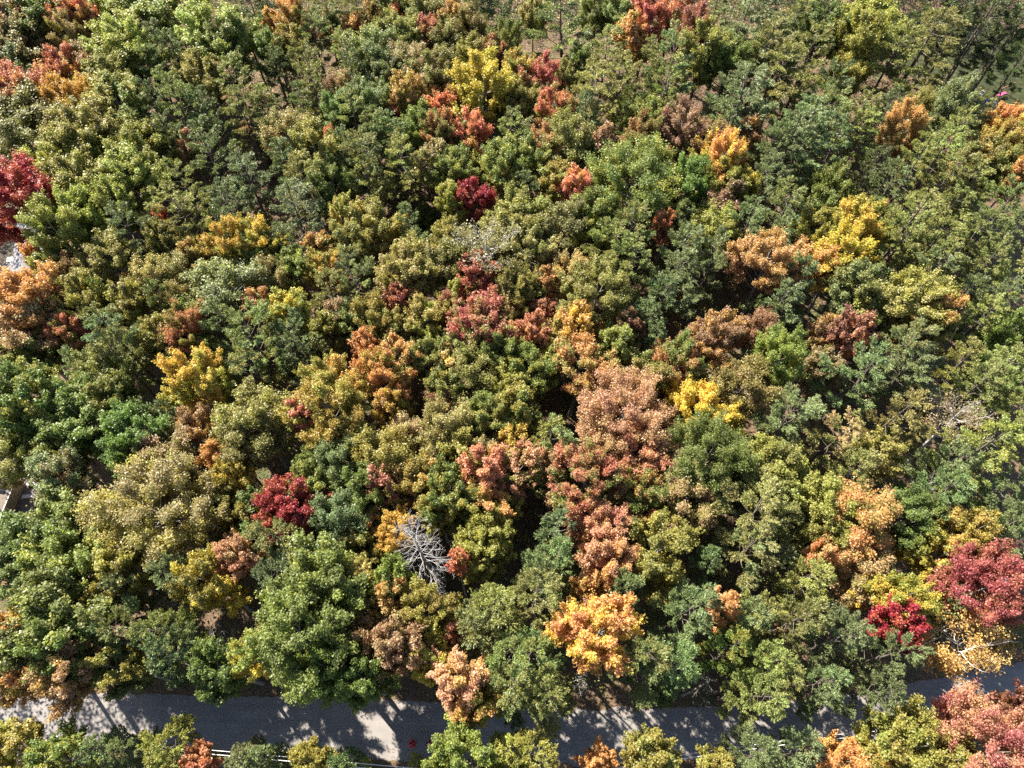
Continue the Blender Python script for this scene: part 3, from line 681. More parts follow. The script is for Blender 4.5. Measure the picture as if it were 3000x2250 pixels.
("m",4.78,87.59,15.6,2.42,0.00,0.02,(.443,.152,.116),(.390,.163,.102),1,"vivid rose-pink maple to the right of the large golden one"),
("m",5.45,80.61,16.2,3.04,0.03,-0.02,(.472,.182,.093),(.199,.209,.052),1,"red-orange and olive maple just below the vivid rose-pink maple"),
("m",3.47,82.88,14.0,1.80,-0.04,0.00,(.230,.249,.052),(.228,.247,.052),0,"small light green leafy tree just below the vivid rose-pink maple"),
("m",7.56,89.44,14.0,2.20,-0.01,0.02,(.225,.222,.065),(.223,.221,.064),0,"small olive leafy tree just right of the vivid rose-pink maple"),
("p",10.58,80.26,16.3,2.81,-0.01,-0.03,(.155,.201,.082),(.158,.201,.080),0,"small blue-green pine just above and left of the pinkish-tan oval tree"),
("p",16.36,82.56,15.1,1.87,-0.02,0.00,(.129,.148,.032),(.133,.151,.033),0,"small fresh green pine just above and right of the pinkish-tan oval tree"),
("p",15.51,79.91,14.4,1.94,-0.00,-0.01,(.130,.166,.039),(.134,.168,.040),0,"fresh green pine above and right of the pinkish-tan oval tree"),
("p",31.25,81.89,19.1,5.99,-0.00,-0.02,(.141,.172,.070),(.144,.174,.069),0,"large blue-green pine above the bright apricot maple"),
("p",36.35,90.94,18.3,4.91,-0.01,-0.00,(.215,.204,.069),(.214,.204,.068),0,"large yellowish green pine right of the flat rose-red maple"),
("p",29.62,79.16,16.8,3.80,-0.00,-0.02,(.155,.206,.078),(.158,.206,.077),0,"blue-green pine just above the bright apricot maple"),
("m",19.49,79.77,16.0,3.03,-0.03,-0.03,(.221,.239,.048),(.143,.187,.045),0,"light-green and fresh-green leafy tree just left of the mauve-brown pointed tree"),
("o",22.92,77.67,16.2,3.39,-0.01,-0.04,(.294,.175,.122),(.273,.181,.106),0,"mauve-brown pointed tree standing tall above the big round green maple"),
("m",26.41,74.63,16.1,2.64,-0.00,-0.00,(.288,.185,.103),(.237,.219,.060),1,"russet and olive maple just above and left of the bright apricot maple"),
("n",12.76,74.64,15.3,2.13,-0.00,-0.02,(.310,.197,.108),(.423,.252,.139),1,"small pinkish-tan oval tree left of the mauve-brown pointed one"),
("m",17.90,75.66,16.0,2.97,-0.01,0.01,(.196,.196,.048),(.299,.132,.070),0,"olive and red-orange leafy tree just left of the mauve-brown pointed tree"),
("m",27.97,70.32,17.4,2.96,-0.03,0.02,(.581,.308,.110),(.513,.372,.071),1,"bright apricot-orange maple right of the mauve-brown pointed tree"),
("n",31.85,76.02,14.8,2.05,0.02,0.01,(.276,.182,.086),(.451,.233,.081),1,"small russet and orange maple just above and right of the bright apricot maple"),
("m",25.47,72.09,14.0,2.18,-0.01,-0.02,(.308,.305,.053),(.640,.484,.089),1,"small golden-olive and yellow maple just left of the bright apricot maple"),
("m",4.94,73.83,15.2,2.64,0.00,0.02,(.496,.289,.150),(.207,.203,.057),1,"salmon and olive maple just above and left of the peach-pink maple"),
("b",7.37,74.10,17.0,3.23,-0.02,-0.01,(.216,.214,.057),(.215,.214,.057),0,"olive fine-leaved tree just left of the pinkish-tan oval tree"),
("m",1.30,71.90,16.1,3.21,0.00,0.00,(.140,.186,.047),(.291,.278,.061),0,"fresh-green and light-green leafy tree above and left of the peach-pink maple"),
("m",9.45,73.51,14.5,2.65,-0.02,0.01,(.205,.188,.053),(.129,.172,.036),0,"olive and fresh-green leafy tree just left of the pinkish-tan oval tree"),
("o",15.19,67.00,17.4,6.06,0.02,-0.03,(.132,.186,.041),(.295,.288,.059),0,"big round bright green tree, the largest plain green crown of the upper half"),
("m",7.86,65.27,16.2,2.02,0.02,0.03,(.624,.285,.198),(.499,.268,.096),1,"small peach-pink maple hugging the left side of the big round green tree"),
("m",5.27,68.03,15.4,2.56,0.02,-0.01,(.298,.241,.057),(.217,.238,.057),1,"golden-olive and olive maple just above and left of the peach-pink maple"),
("m",22.60,67.12,16.6,3.12,0.01,-0.00,(.139,.214,.046),(.142,.213,.046),0,"fresh green leafy tree just below and left of the bright apricot maple"),
("p",34.40,73.43,17.3,3.54,-0.01,-0.01,(.142,.182,.069),(.145,.183,.068),0,"blue-green pine just right of the bright apricot maple"),
("p",32.86,67.99,17.1,3.17,-0.01,-0.00,(.156,.187,.078),(.159,.188,.077),0,"blue-green pine just below and right of the bright apricot maple"),
("m",27.52,67.51,15.3,3.16,0.01,0.02,(.245,.249,.052),(.243,.247,.052),0,"light green leafy tree just below the bright apricot maple"),
("n",28.40,65.05,14.6,1.94,-0.05,0.03,(.220,.152,.078),(.213,.171,.068),1,"small russet maple just below the bright apricot maple"),
("m",30.65,67.81,14.3,1.97,-0.03,-0.03,(.279,.287,.057),(.499,.350,.065),1,"small light-green and yellow maple just below and right of the bright apricot maple"),
("p",1.59,65.81,15.0,2.35,0.01,0.02,(.148,.178,.075),(.151,.180,.073),0,"small blue-green pine just left of the peach-pink maple"),
("p",37.85,100.11,17.6,4.18,-0.01,0.03,(.106,.130,.049),(.111,.134,.049),0,"dark green pine right of the flat rose-red maple"),
("p",45.19,101.29,18.9,4.81,-0.00,-0.02,(.088,.106,.041),(.094,.112,.042),0,"dark green pine above and left of the tall yellow-green maple"),
("m",46.12,97.11,17.8,3.93,0.00,0.03,(.146,.188,.044),(.104,.133,.049),0,"fresh-green and dark-green leafy tree just left of the tall yellow-green maple"),
("m",53.35,98.53,17.8,5.16,-0.02,-0.01,(.288,.319,.066),(.273,.260,.054),1,"large light-green and golden-olive maple just above and right of the tall yellow-green maple"),
("m",50.21,93.03,18.9,3.80,-0.01,0.01,(.218,.220,.045),(.253,.235,.048),1,"tall yellow-green maple left of the great spreading pine in the upper right"),
("p",41.65,98.19,17.4,3.67,0.02,0.02,(.220,.236,.071),(.219,.234,.070),0,"yellowish green pine left of the tall yellow-green maple"),
("p",38.17,92.32,18.1,4.33,-0.01,0.01,(.174,.197,.058),(.175,.197,.057),0,"yellowish green pine right of the flat rose-red maple"),
("p",42.66,91.08,18.5,4.60,-0.01,0.01,(.212,.214,.063),(.212,.213,.062),0,"yellowish green pine well right of the flat rose-red maple"),
("p",37.89,86.98,18.9,4.50,0.00,0.01,(.234,.230,.070),(.232,.229,.069),0,"yellowish green pine below and left of the tall yellow-green maple"),
("p",59.76,93.64,18.8,6.08,0.03,0.01,(.176,.168,.051),(.179,.173,.051),0,"great spreading pine with visible limbs beside the dark corner clearing"),
("p",54.50,90.54,18.7,4.58,-0.00,0.01,(.205,.218,.060),(.205,.217,.059),0,"yellowish green pine just below and left of the great spreading pine"),
("p",43.89,83.29,17.6,4.16,0.02,0.01,(.095,.128,.043),(.143,.184,.043),0,"dark-green and fresh-green pine below and left of the tall yellow-green maple"),
("m",48.46,89.32,15.2,2.85,-0.02,-0.02,(.299,.268,.061),(.293,.265,.061),0,"light green leafy tree just below and left of the tall yellow-green maple"),
("p",41.76,78.17,17.8,3.76,0.00,-0.01,(.205,.233,.079),(.205,.232,.077),0,"yellowish green pine left of the orange-tan maple"),
("p",46.87,78.84,17.4,3.64,0.02,-0.01,(.204,.202,.068),(.204,.202,.067),0,"yellowish green pine just left of the orange-tan maple"),
("p",52.55,82.11,15.6,2.54,-0.02,-0.00,(.134,.169,.070),(.137,.171,.069),0,"small blue-green pine just above and left of the orange-tan maple"),
("b",57.54,81.86,14.9,2.43,-0.06,-0.01,(.238,.220,.063),(.236,.219,.062),0,"small olive fine-leaved tree just above and right of the orange-tan maple"),
("m",52.75,76.52,16.9,2.84,-0.01,0.03,(.508,.301,.104),(.306,.244,.108),1,"round orange-tan maple ringed by pines in the upper right"),
("m",59.84,79.60,18.0,3.15,-0.00,0.02,(.182,.213,.096),(.184,.212,.089),0,"pale grey-green broadleaf tree beside the tan roof"),
("p",62.14,78.52,16.9,3.65,-0.01,-0.01,(.182,.188,.060),(.183,.189,.060),0,"yellowish green pine just below and right of the pale tree beside the tan roof"),
("p",58.67,74.01,18.0,3.96,-0.01,-0.00,(.226,.243,.073),(.225,.241,.072),0,"yellowish green pine just below the pale tree beside the tan roof"),
("m",66.04,76.93,16.0,2.43,-0.01,0.02,(.569,.281,.102),(.272,.299,.065),1,"orange-tipped maple in front of the dark blue house wall"),
("m",70.60,79.32,13.6,1.94,-0.02,0.00,(.519,.353,.062),(.406,.301,.058),1,"small yellow maple just right of the orange-tipped maple by the blue wall"),
("m",65.12,73.30,16.5,2.92,0.00,0.02,(.279,.271,.063),(.479,.271,.088),1,"light-green and orange maple just below the orange-tipped maple by the blue wall"),
("p",39.65,75.38,18.6,4.68,-0.01,0.01,(.176,.234,.096),(.178,.233,.094),0,"large blue-green pine right of the bright apricot maple"),
("p",36.00,72.27,18.8,4.18,0.03,0.02,(.144,.176,.071),(.147,.177,.070),0,"blue-green pine right of the bright apricot maple"),
("p",41.81,72.45,18.5,3.92,-0.01,-0.01,(.145,.196,.080),(.148,.197,.079),0,"blue-green pine left of the orange-tan maple"),
("p",47.35,76.35,16.6,3.61,-0.01,0.01,(.282,.323,.096),(.277,.316,.093),0,"yellowish green pine above the upper sunny yellow maple"),
("p",56.32,71.45,17.8,4.19,-0.04,0.01,(.231,.278,.081),(.229,.274,.080),0,"yellowish green pine just below and right of the orange-tan maple"),
("p",52.63,69.70,17.7,3.60,0.00,0.01,(.225,.228,.062),(.223,.226,.062),0,"yellowish green pine just below the orange-tan maple"),
("m",61.24,71.23,16.4,3.50,-0.01,0.01,(.210,.191,.053),(.435,.295,.086),0,"olive and orange leafy tree below and left of the orange-tipped maple by the blue wall"),
("b",68.01,73.54,15.1,2.33,0.00,-0.04,(.217,.191,.131),(.244,.148,.079),0,"small grey and russet fine-leaved tree just above the orange maple on the right edge"),
("m",63.74,70.70,15.8,3.20,-0.02,0.00,(.199,.205,.055),(.199,.205,.055),0,"olive leafy tree just above and left of the orange maple on the right edge"),
("m",64.78,67.75,16.3,2.18,0.04,0.01,(.508,.275,.101),(.379,.246,.080),1,"orange maple on the right edge below the tan roof"),
("p",48.03,66.49,17.1,4.11,-0.02,-0.03,(.137,.167,.061),(.141,.169,.060),0,"blue-green pine just above and right of the upper sunny yellow maple"),
("p",54.50,66.19,18.5,4.06,0.02,0.00,(.213,.209,.067),(.212,.209,.066),0,"yellowish green pine below and right of the orange-tan maple"),
("p",58.73,66.38,16.8,3.84,-0.01,0.00,(.265,.280,.082),(.261,.276,.080),0,"yellowish green pine just left of the orange maple on the right edge"),
("m",41.15,66.76,15.4,2.99,-0.01,-0.02,(.164,.188,.042),(.166,.189,.042),0,"fresh green leafy tree just above and left of the upper sunny yellow maple"),
("p",47.63,69.88,16.0,2.53,-0.01,0.02,(.097,.110,.043),(.102,.115,.043),0,"small dark green pine below and left of the orange-tan maple"),
("p",66.93,101.08,18.1,4.19,-0.01,0.00,(.095,.116,.046),(.101,.121,.046),0,"dark green pine just above and right of the great spreading pine"),
("p",72.07,101.38,19.0,4.17,-0.01,-0.01,(.097,.121,.045),(.102,.126,.045),0,"dark green pine above and right of the great spreading pine"),
("p",76.30,99.75,17.5,3.86,0.01,-0.02,(.105,.130,.045),(.111,.134,.045),0,"dark green pine above and right of the tan roof in the upper right"),
("m",-55.17,57.97,18.6,3.68,0.01,0.00,(.259,.280,.065),(.250,.269,.062),0,"light green maple overhanging the long grey roof at the left"),
("m",-53.90,61.30,17.1,3.30,0.04,0.01,(.271,.317,.064),(.267,.311,.063),0,"light green leafy tree right of the big crimson edge maple"),
("p",-47.09,59.23,17.2,3.55,0.00,0.00,(.124,.155,.060),(.128,.158,.060),0,"dark green pine right of the light green tree over the grey roof"),
("m",-49.55,63.28,16.6,3.06,-0.02,-0.00,(.262,.287,.068),(.258,.283,.067),0,"light green leafy tree right of the light green tree over the grey roof"),
("p",-40.77,61.69,17.4,3.99,-0.01,-0.01,(.242,.239,.067),(.239,.237,.066),0,"yellowish green pine well above the speckled red and green maple"),
("p",-35.94,63.15,16.2,3.52,-0.01,0.01,(.134,.166,.067),(.138,.168,.066),0,"blue-green pine just above the yellow-tipped maple"),
("n",-44.54,62.22,13.2,1.19,-0.02,0.01,(.498,.200,.110),(.392,.202,.089),1,"small red-orange maple left of the yellow-tipped maple"),
("m",-42.82,58.06,15.3,2.14,-0.01,-0.02,(.168,.158,.039),(.170,.160,.039),0,"small olive leafy tree left of the yellow-tipped maple"),
("m",-40.96,57.75,13.8,2.16,-0.00,-0.02,(.265,.240,.050),(.242,.228,.050),1,"small golden-olive maple just left of the yellow-tipped maple"),
("m",-38.74,55.17,14.3,2.13,-0.02,0.04,(.240,.217,.044),(.463,.252,.096),1,"small golden-olive and orange maple just below and left of the yellow-tipped maple"),
("m",-34.08,56.30,17.1,2.92,0.00,0.02,(.486,.327,.060),(.129,.164,.039),1,"yellow-orange tipped maple with green below beside tall pines on the left"),
("m",-31.70,57.63,15.8,2.84,0.03,0.01,(.524,.381,.060),(.238,.242,.053),1,"yellow and light-green maple just right of the yellow-tipped maple"),
("m",-31.39,56.33,14.3,2.43,0.01,0.02,(.124,.196,.041),(.255,.222,.047),1,"fresh-green and golden-olive maple just below and right of the yellow-tipped maple"),
("m",-48.28,54.89,15.9,3.49,-0.03,-0.01,(.227,.213,.057),(.226,.213,.057),0,"olive leafy tree below and right of the light green tree over the grey roof"),
("n",-58.41,55.66,14.7,1.42,0.02,-0.01,(.601,.304,.110),(.432,.262,.085),1,"small orange maple sprig in front of the grey roof's side wing"),
("m",-55.66,53.97,14.7,2.39,-0.00,0.02,(.129,.168,.038),(.293,.283,.056),0,"fresh-green and light-green leafy tree below and right of the small orange sprig by the roof"),
("m",-54.53,48.19,18.9,3.82,-0.01,-0.04,(.515,.310,.099),(.382,.170,.085),1,"broad orange-red maple on the left edge just below the grey roof"),
("b",-53.03,53.38,14.1,2.11,-0.01,-0.00,(.292,.176,.090),(.221,.188,.054),0,"russet and olive fine-leaved tree below and right of the small orange sprig by the roof"),
("m",-50.82,49.63,16.0,2.57,-0.00,0.00,(.239,.229,.062),(.327,.272,.057),0,"olive and golden-olive leafy tree just above the small coral-red maple on the left"),
("p",-47.72,49.89,14.8,1.65,-0.03,0.02,(.130,.169,.036),(.134,.171,.037),0,"small fresh green pine just above the large feathery pine on the left"),
("m",-45.00,49.47,14.8,2.32,-0.00,-0.04,(.228,.208,.058),(.279,.258,.054),0,"olive and golden-olive leafy tree above and right of the large feathery pine on the left"),
("b",-42.67,52.14,14.6,2.64,-0.01,0.01,(.284,.269,.062),(.411,.307,.155),0,"light-green and tan fine-leaved tree above and left of the speckled red and green maple"),
("b",-39.98,52.26,14.4,2.65,0.02,0.07,(.198,.201,.050),(.282,.234,.114),0,"olive and tan fine-leaved tree just above the speckled red and green maple"),
("b",-33.18,50.44,16.3,3.80,-0.00,0.00,(.176,.208,.083),(.268,.272,.060),0,"blue-green and light-green fine-leaved tree just below the yellow-tipped maple"),
("p",-41.40,49.18,15.1,2.15,-0.01,0.02,(.123,.164,.038),(.127,.166,.038),0,"small fresh green pine just above and left of the speckled red and green maple"),
("b",-39.30,49.57,14.1,1.79,-0.01,0.00,(.211,.181,.052),(.210,.182,.052),0,"small olive fine-leaved tree just above the speckled red and green maple"),
("n",-45.88,52.31,12.1,1.08,-0.02,0.03,(.461,.181,.094),(.368,.189,.078),1,"small red-orange maple just above and right of the large feathery pine on the left"),
("m",-50.10,47.11,15.9,2.80,-0.03,0.04,(.237,.216,.060),(.347,.312,.068),0,"olive and light-green leafy tree just above the small coral-red maple on the left"),
("m",-53.56,46.29,15.5,3.07,0.01,-0.00,(.184,.160,.046),(.185,.162,.046),0,"olive leafy tree just below and right of the broad orange-red edge maple"),
("b",-55.68,43.94,16.9,3.32,0.02,0.02,(.370,.298,.146),(.394,.193,.116),0,"wide tan-pink fine-leaved tree on the left edge"),
("m",-49.96,43.99,15.1,2.05,-0.03,-0.01,(.433,.147,.083),(.202,.188,.053),1,"small coral-red maple left of a large feathery pine on the left side"),
("p",-44.77,43.64,18.2,3.59,0.02,0.01,(.186,.202,.058),(.148,.203,.091),0,"large feathery pine with yellowish tips between coral maples on the left"),
("m",-40.56,44.77,15.2,2.52,0.06,-0.03,(.241,.213,.041),(.201,.198,.053),1,"golden-olive and olive maple just left of the speckled red and green maple"),
("m",-36.54,44.73,16.7,2.62,-0.01,-0.01,(.411,.179,.087),(.158,.214,.048),1,"speckled red and green maple left of twin pines on the left side"),
("m",-37.43,43.55,14.0,2.26,-0.01,-0.01,(.404,.160,.080),(.115,.164,.036),1,"red-orange and fresh-green maple just below the speckled red and green maple"),
("p",-33.11,45.18,16.4,2.93,0.00,-0.00,(.155,.194,.068),(.158,.195,.067),0,"blue-green pine just right of the speckled red and green maple"),
("p",-28.67,42.21,18.2,3.90,-0.01,0.02,(.184,.225,.066),(.185,.224,.065),0,"large yellowish green pine just below and left of the creamy lime maple"),
("m",-29.29,48.43,14.8,2.04,-0.01,-0.02,(.408,.179,.087),(.400,.268,.084),1,"small red-orange and orange maple just left of the creamy lime maple"),
("m",-53.18,41.82,14.5,2.23,-0.00,0.02,(.121,.150,.034),(.191,.191,.048),0,"fresh-green and olive leafy tree just above the big green maple on the left edge"),
("m",-56.57,40.96,14.6,2.34,0.03,0.03,(.198,.204,.052),(.198,.204,.052),0,"olive leafy tree just below the tan-pink edge tree"),
("p",-48.63,39.59,15.1,2.27,0.02,0.01,(.173,.224,.095),(.175,.223,.092),0,"small blue-green pine just below the small coral-red maple on the left"),
("p",-43.96,40.89,16.4,3.09,0.00,0.01,(.223,.246,.072),(.222,.244,.071),0,"yellowish green pine just below the large feathery pine on the left"),
("b",-45.95,39.85,14.7,2.71,0.02,-0.01,(.204,.213,.052),(.204,.213,.052),0,"olive fine-leaved tree just below the large feathery pine on the left"),
("m",-33.84,38.17,17.3,3.08,-0.01,-0.03,(.602,.425,.083),(.245,.261,.053),1,"lime-yellow maple in front of the twin pines on the left side"),
("p",-28.77,39.83,16.0,3.32,-0.01,0.02,(.296,.294,.089),(.168,.217,.090),0,"yellowish-green and blue-green pine right of the lime-yellow maple"),
("p",-27.24,61.51,17.6,4.38,0.02,0.02,(.144,.171,.076),(.147,.172,.075),0,"large blue-green pine above and right of the yellow-tipped maple"),
("p",-28.35,58.16,14.9,2.53,0.00,0.02,(.146,.174,.073),(.149,.176,.072),0,"small blue-green pine right of the yellow-tipped maple"),
("m",-21.31,61.86,15.4,2.19,0.01,-0.01,(.277,.296,.066),(.405,.286,.089),1,"small light-green and orange maple left of the tiny lime spruce"),
("m",-17.40,60.30,15.6,3.32,-0.02,0.01,(.233,.235,.062),(.295,.222,.044),0,"olive and golden-olive leafy tree left of the tiny lime spruce"),
("m",-19.65,57.73,15.2,3.14,-0.03,-0.02,(.201,.214,.054),(.229,.180,.038),0,"olive and golden-olive leafy tree above and left of the wine-red maple in the gap"),
("p",-12.93,60.28,15.5,2.01,0.01,0.03,(.156,.193,.070),(.158,.193,.069),0,"small blue-green pine just left of the tiny lime spruce"),
("s",-12.48,70.15,5.2,2.80,-0.01,0.03,(.123,.162,.035),(.127,.165,.035),0,"fresh green spruce just above the tiny lime spruce"),
("s",-11.89,66.90,3.5,1.34,0.02,0.01,(.244,.273,.054),(.237,.263,.054),0,"tiny lime spruce with spoke-like branches in a gap"),
("m",-23.53,57.23,14.3,1.72,0.01,-0.01,(.415,.248,.082),(.257,.218,.050),1,"small orange and golden-olive maple above and right of the creamy lime maple"),
("m",-22.55,53.90,14.8,2.24,0.00,0.00,(.274,.265,.052),(.606,.348,.112),1,"golden-olive and orange maple above and right of the creamy lime maple"),
("m",-26.00,54.34,14.4,2.26,-0.04,-0.01,(.171,.214,.050),(.287,.317,.058),0,"fresh-green and light-green leafy tree just above the creamy lime maple"),
("b",-29.49,52.66,14.4,2.37,0.03,0.00,(.185,.164,.043),(.359,.283,.131),0,"olive and tan fine-leaved tree just above and left of the creamy lime maple"),
("p",-18.06,51.21,17.3,3.26,-0.02,-0.01,(.140,.157,.067),(.234,.266,.085),0,"blue-green and yellowish-green pine just above and left of the wine-red maple in the gap"),
("p",-21.44,49.76,15.9,3.27,-0.01,0.03,(.210,.214,.062),(.210,.214,.062),0,"yellowish green pine just right of the creamy lime maple"),
("m",-12.78,53.42,16.8,3.44,0.03,-0.01,(.287,.269,.055),(.325,.249,.137),1,"light-green and tan maple just below and left of the tiny lime spruce"),
("m",-12.15,52.86,14.2,2.24,0.01,-0.02,(.303,.292,.068),(.291,.249,.051),1,"light-green and golden-olive maple just above and right of the wine-red maple in the gap"),
("m",-25.53,47.33,15.9,2.44,0.00,-0.03,(.244,.273,.054),(.501,.378,.067),1,"creamy lime-topped maple beside a pale feathery pine"),
("b",-7.03,54.97,15.8,3.50,0.01,-0.01,(.185,.177,.046),(.186,.179,.047),0,"olive fine-leaved tree just below and right of the tiny lime spruce"),
("m",-7.48,57.63,15.8,2.70,-0.01,-0.01,(.276,.248,.049),(.234,.209,.059),1,"golden-olive and olive maple just right of the tiny lime spruce"),
("d",-2.82,54.16,18.8,3.87,-0.01,0.01,(.270,.257,.173),(.199,.179,.051),0,"grey almost leafless tree with a fan of fine twigs in the centre"),
("m",0.08,59.38,16.6,3.85,0.02,-0.01,(.215,.197,.048),(.271,.261,.059),0,"olive and light-green leafy tree just above and right of the grey leafless tree"),
("m",-4.27,51.26,15.7,2.50,0.01,0.04,(.365,.137,.084),(.283,.057,.046),1,"small coral-red maple right under the grey leafless tree"),
("m",-6.62,49.87,14.5,2.33,0.03,0.00,(.252,.261,.053),(.227,.226,.043),1,"light-green and golden-olive maple just below and left of the coral-red maple under the leafless tree"),
("m",-13.19,48.72,15.0,1.61,-0.01,0.00,(.183,.047,.034),(.429,.180,.097),1,"dark wine-red small maple in a shaded gap near the centre"),
("m",-12.15,50.22,13.5,1.80,-0.01,0.01,(.433,.263,.089),(.210,.198,.050),1,"small orange and olive maple just above and right of the wine-red maple in the gap"),
("m",-7.72,47.61,14.1,2.04,0.04,0.00,(.350,.149,.097),(.216,.198,.053),1,"small rose-red and olive maple just left of the broad rose-red maple"),
("m",-3.50,44.83,18.0,3.42,0.01,-0.01,(.429,.147,.110),(.177,.185,.051),1,"broad rose-red maple, the largest reddish crown at the centre"),
("m",0.08,50.29,16.2,2.85,-0.00,-0.00,(.185,.170,.047),(.261,.215,.049),0,"olive and golden-olive leafy tree just left of the small orange maple by the olive tree"),
("m",-10.02,46.20,15.3,2.54,-0.01,-0.02,(.287,.234,.054),(.237,.258,.050),1,"golden-olive and light-green maple just below and right of the wine-red maple in the gap"),
("m",-16.24,45.97,16.1,2.78,0.02,-0.00,(.276,.219,.046),(.190,.166,.043),1,"golden-olive and olive maple just above the small bright orange crown"),
("m",-14.39,44.66,14.4,2.00,-0.03,0.02,(.259,.295,.059),(.308,.268,.123),1,"small light-green and tan maple just above and right of the small bright orange crown"),
("m",-18.14,45.86,14.6,2.28,-0.03,-0.01,(.120,.158,.036),(.212,.230,.057),0,"fresh-green and olive leafy tree just above and left of the small bright orange crown"),
("b",-20.48,47.20,13.6,1.77,0.02,0.01,(.315,.216,.102),(.252,.235,.159),0,"small russet and grey fine-leaved tree just above and left of the small bright orange crown"),
("m",-21.47,45.09,14.6,1.73,-0.01,0.01,(.235,.224,.043),(.223,.217,.046),1,"small golden-olive maple just below and right of the creamy lime maple"),
("p",-24.60,44.17,15.7,3.17,0.01,-0.05,(.166,.211,.082),(.168,.211,.081),0,"blue-green pine just below the creamy lime maple"),
("p",-21.54,42.69,14.3,1.83,-0.00,0.00,(.195,.207,.068),(.196,.207,.067),0,"small yellowish green pine just left of the small bright orange crown"),
("p",-24.95,41.86,15.7,2.77,0.02,-0.01,(.115,.143,.051),(.119,.146,.051),0,"dark green pine just below the creamy lime maple"),
("m",-16.18,41.80,15.8,1.65,0.01,0.03,(.445,.230,.077),(.416,.170,.089),1,"small bright orange and red crown at the top of a larger orange maple"),
("m",-14.43,38.85,16.4,2.65,-0.00,-0.01,(.504,.253,.088),(.269,.235,.049),1,"tall apricot-orange maple in the middle of the forest"),
("m",-12.34,40.90,14.8,2.47,-0.02,0.02,(.525,.319,.110),(.173,.181,.048),1,"orange and olive maple just above and right of the tall apricot maple in the middle"),
("m",-13.42,37.42,15.1,2.15,-0.02,0.00,(.580,.313,.117),(.445,.275,.093),1,"orange maple just below and right of the tall apricot maple in the middle"),
("m",-9.72,41.17,15.2,2.20,0.02,0.02,(.214,.218,.051),(.167,.210,.046),0,"light-green and fresh-green leafy tree just right of the tall apricot maple in the middle"),
("m",-5.87,42.30,15.2,2.74,0.02,-0.02,(.186,.216,.056),(.391,.346,.141),0,"olive and tan leafy tree just below and left of the broad rose-red maple"),
("m",-6.68,40.26,14.4,2.21,0.02,-0.02,(.384,.309,.155),(.523,.362,.063),1,"tan and yellow maple below and left of the broad rose-red maple"),
("b",-3.98,38.66,15.1,2.94,-0.01,0.01,(.186,.178,.044),(.187,.180,.044),0,"olive fine-leaved tree below the broad rose-red maple"),
("m",-0.61,41.33,15.9,2.71,-0.01,0.00,(.148,.185,.043),(.260,.253,.058),0,"fresh-green and light-green leafy tree just below and right of the broad rose-red maple"),
("m",1.37,44.22,14.0,1.73,-0.01,-0.03,(.391,.160,.082),(.433,.240,.078),1,"small red-orange and orange maple just below and right of the broad rose-red maple"),
("m",-19.82,37.77,15.7,2.91,0.00,0.01,(.261,.254,.049),(.528,.297,.098),1,"golden-olive and orange maple just above the broad golden-olive maple"),
("m",-7.25,37.76,14.5,2.17,-0.00,-0.02,(.147,.175,.041),(.248,.208,.047),1,"fresh-green and golden-olive maple right of the tall apricot maple in the middle"),
("m",0.07,37.48,15.3,2.15,-0.02,-0.01,(.332,.333,.077),(.231,.205,.044),1,"light-green and golden-olive maple below and right of the broad rose-red maple"),
("m",1.82,60.79,16.1,3.60,-0.02,0.03,(.212,.224,.055),(.239,.254,.059),0,"olive and light-green leafy tree above and right of the grey leafless tree"),
("b",6.88,59.86,16.0,3.02,-0.03,-0.00,(.145,.146,.042),(.304,.275,.119),0,"olive and tan fine-leaved tree just below the peach-pink maple"),
("m",1.49,56.61,16.4,2.95,0.02,-0.01,(.205,.223,.055),(.380,.322,.146),1,"light-green and tan maple just right of the grey leafless tree"),
("m",10.76,61.34,16.1,3.32,-0.03,0.02,(.123,.156,.034),(.278,.284,.067),0,"fresh-green and light-green leafy tree just below and right of the peach-pink maple"),
("m",9.73,59.58,14.4,2.18,-0.02,0.02,(.274,.295,.056),(.270,.290,.056),0,"small light green leafy tree just below the peach-pink maple"),
("n",20.54,64.45,13.9,2.09,0.00,0.04,(.320,.203,.105),(.200,.200,.047),1,"small russet and olive maple just above the small bright coral maple"),
("m",19.15,60.54,14.9,1.46,-0.01,0.01,(.443,.182,.094),(.492,.288,.099),1,"small bright coral maple at the foot of a brown oval tree"),
("m",21.42,61.19,14.8,1.90,-0.00,0.02,(.073,.099,.029),(.208,.213,.056),0,"small deep-green and olive leafy tree just right of the small bright coral maple"),
("m",26.35,63.09,14.9,2.50,0.01,-0.01,(.241,.148,.085),(.239,.136,.085),1,"russet and mauve-brown maple below the bright apricot maple"),
("m",25.25,59.73,15.7,3.31,-0.03,-0.01,(.259,.272,.059),(.256,.268,.059),0,"light green leafy tree just above and right of the big blue-green pine"),
("p",14.93,59.53,16.9,3.43,-0.01,0.01,(.220,.221,.069),(.138,.199,.067),0,"yellowish-green and blue-green pine just left of the small bright coral maple"),
("p",12.69,55.98,17.0,3.62,-0.00,0.02,(.213,.231,.063),(.212,.230,.063),0,"yellowish green pine just above and right of the large round olive tree"),
("p",14.71,53.67,17.5,3.31,-0.01,0.00,(.235,.266,.084),(.234,.263,.082),0,"yellowish green pine just below and left of the small bright coral maple"),
("p",20.98,54.88,17.9,3.72,-0.03,0.03,(.151,.186,.073),(.158,.189,.070),0,"big blue-green pine in the upper right of centre, rounder than those beside it"),
("p",23.61,54.19,17.5,3.32,0.01,-0.01,(.173,.199,.076),(.175,.200,.075),0,"blue-green pine just right of the big blue-green pine"),
("p",19.00,52.15,17.0,3.54,0.03,-0.00,(.168,.199,.084),(.170,.199,.082),0,"blue-green pine just below and left of the big blue-green pine"),
("p",17.74,49.62,15.6,2.90,-0.02,-0.00,(.129,.171,.067),(.133,.173,.066),0,"blue-green pine below and left of the big blue-green pine"),
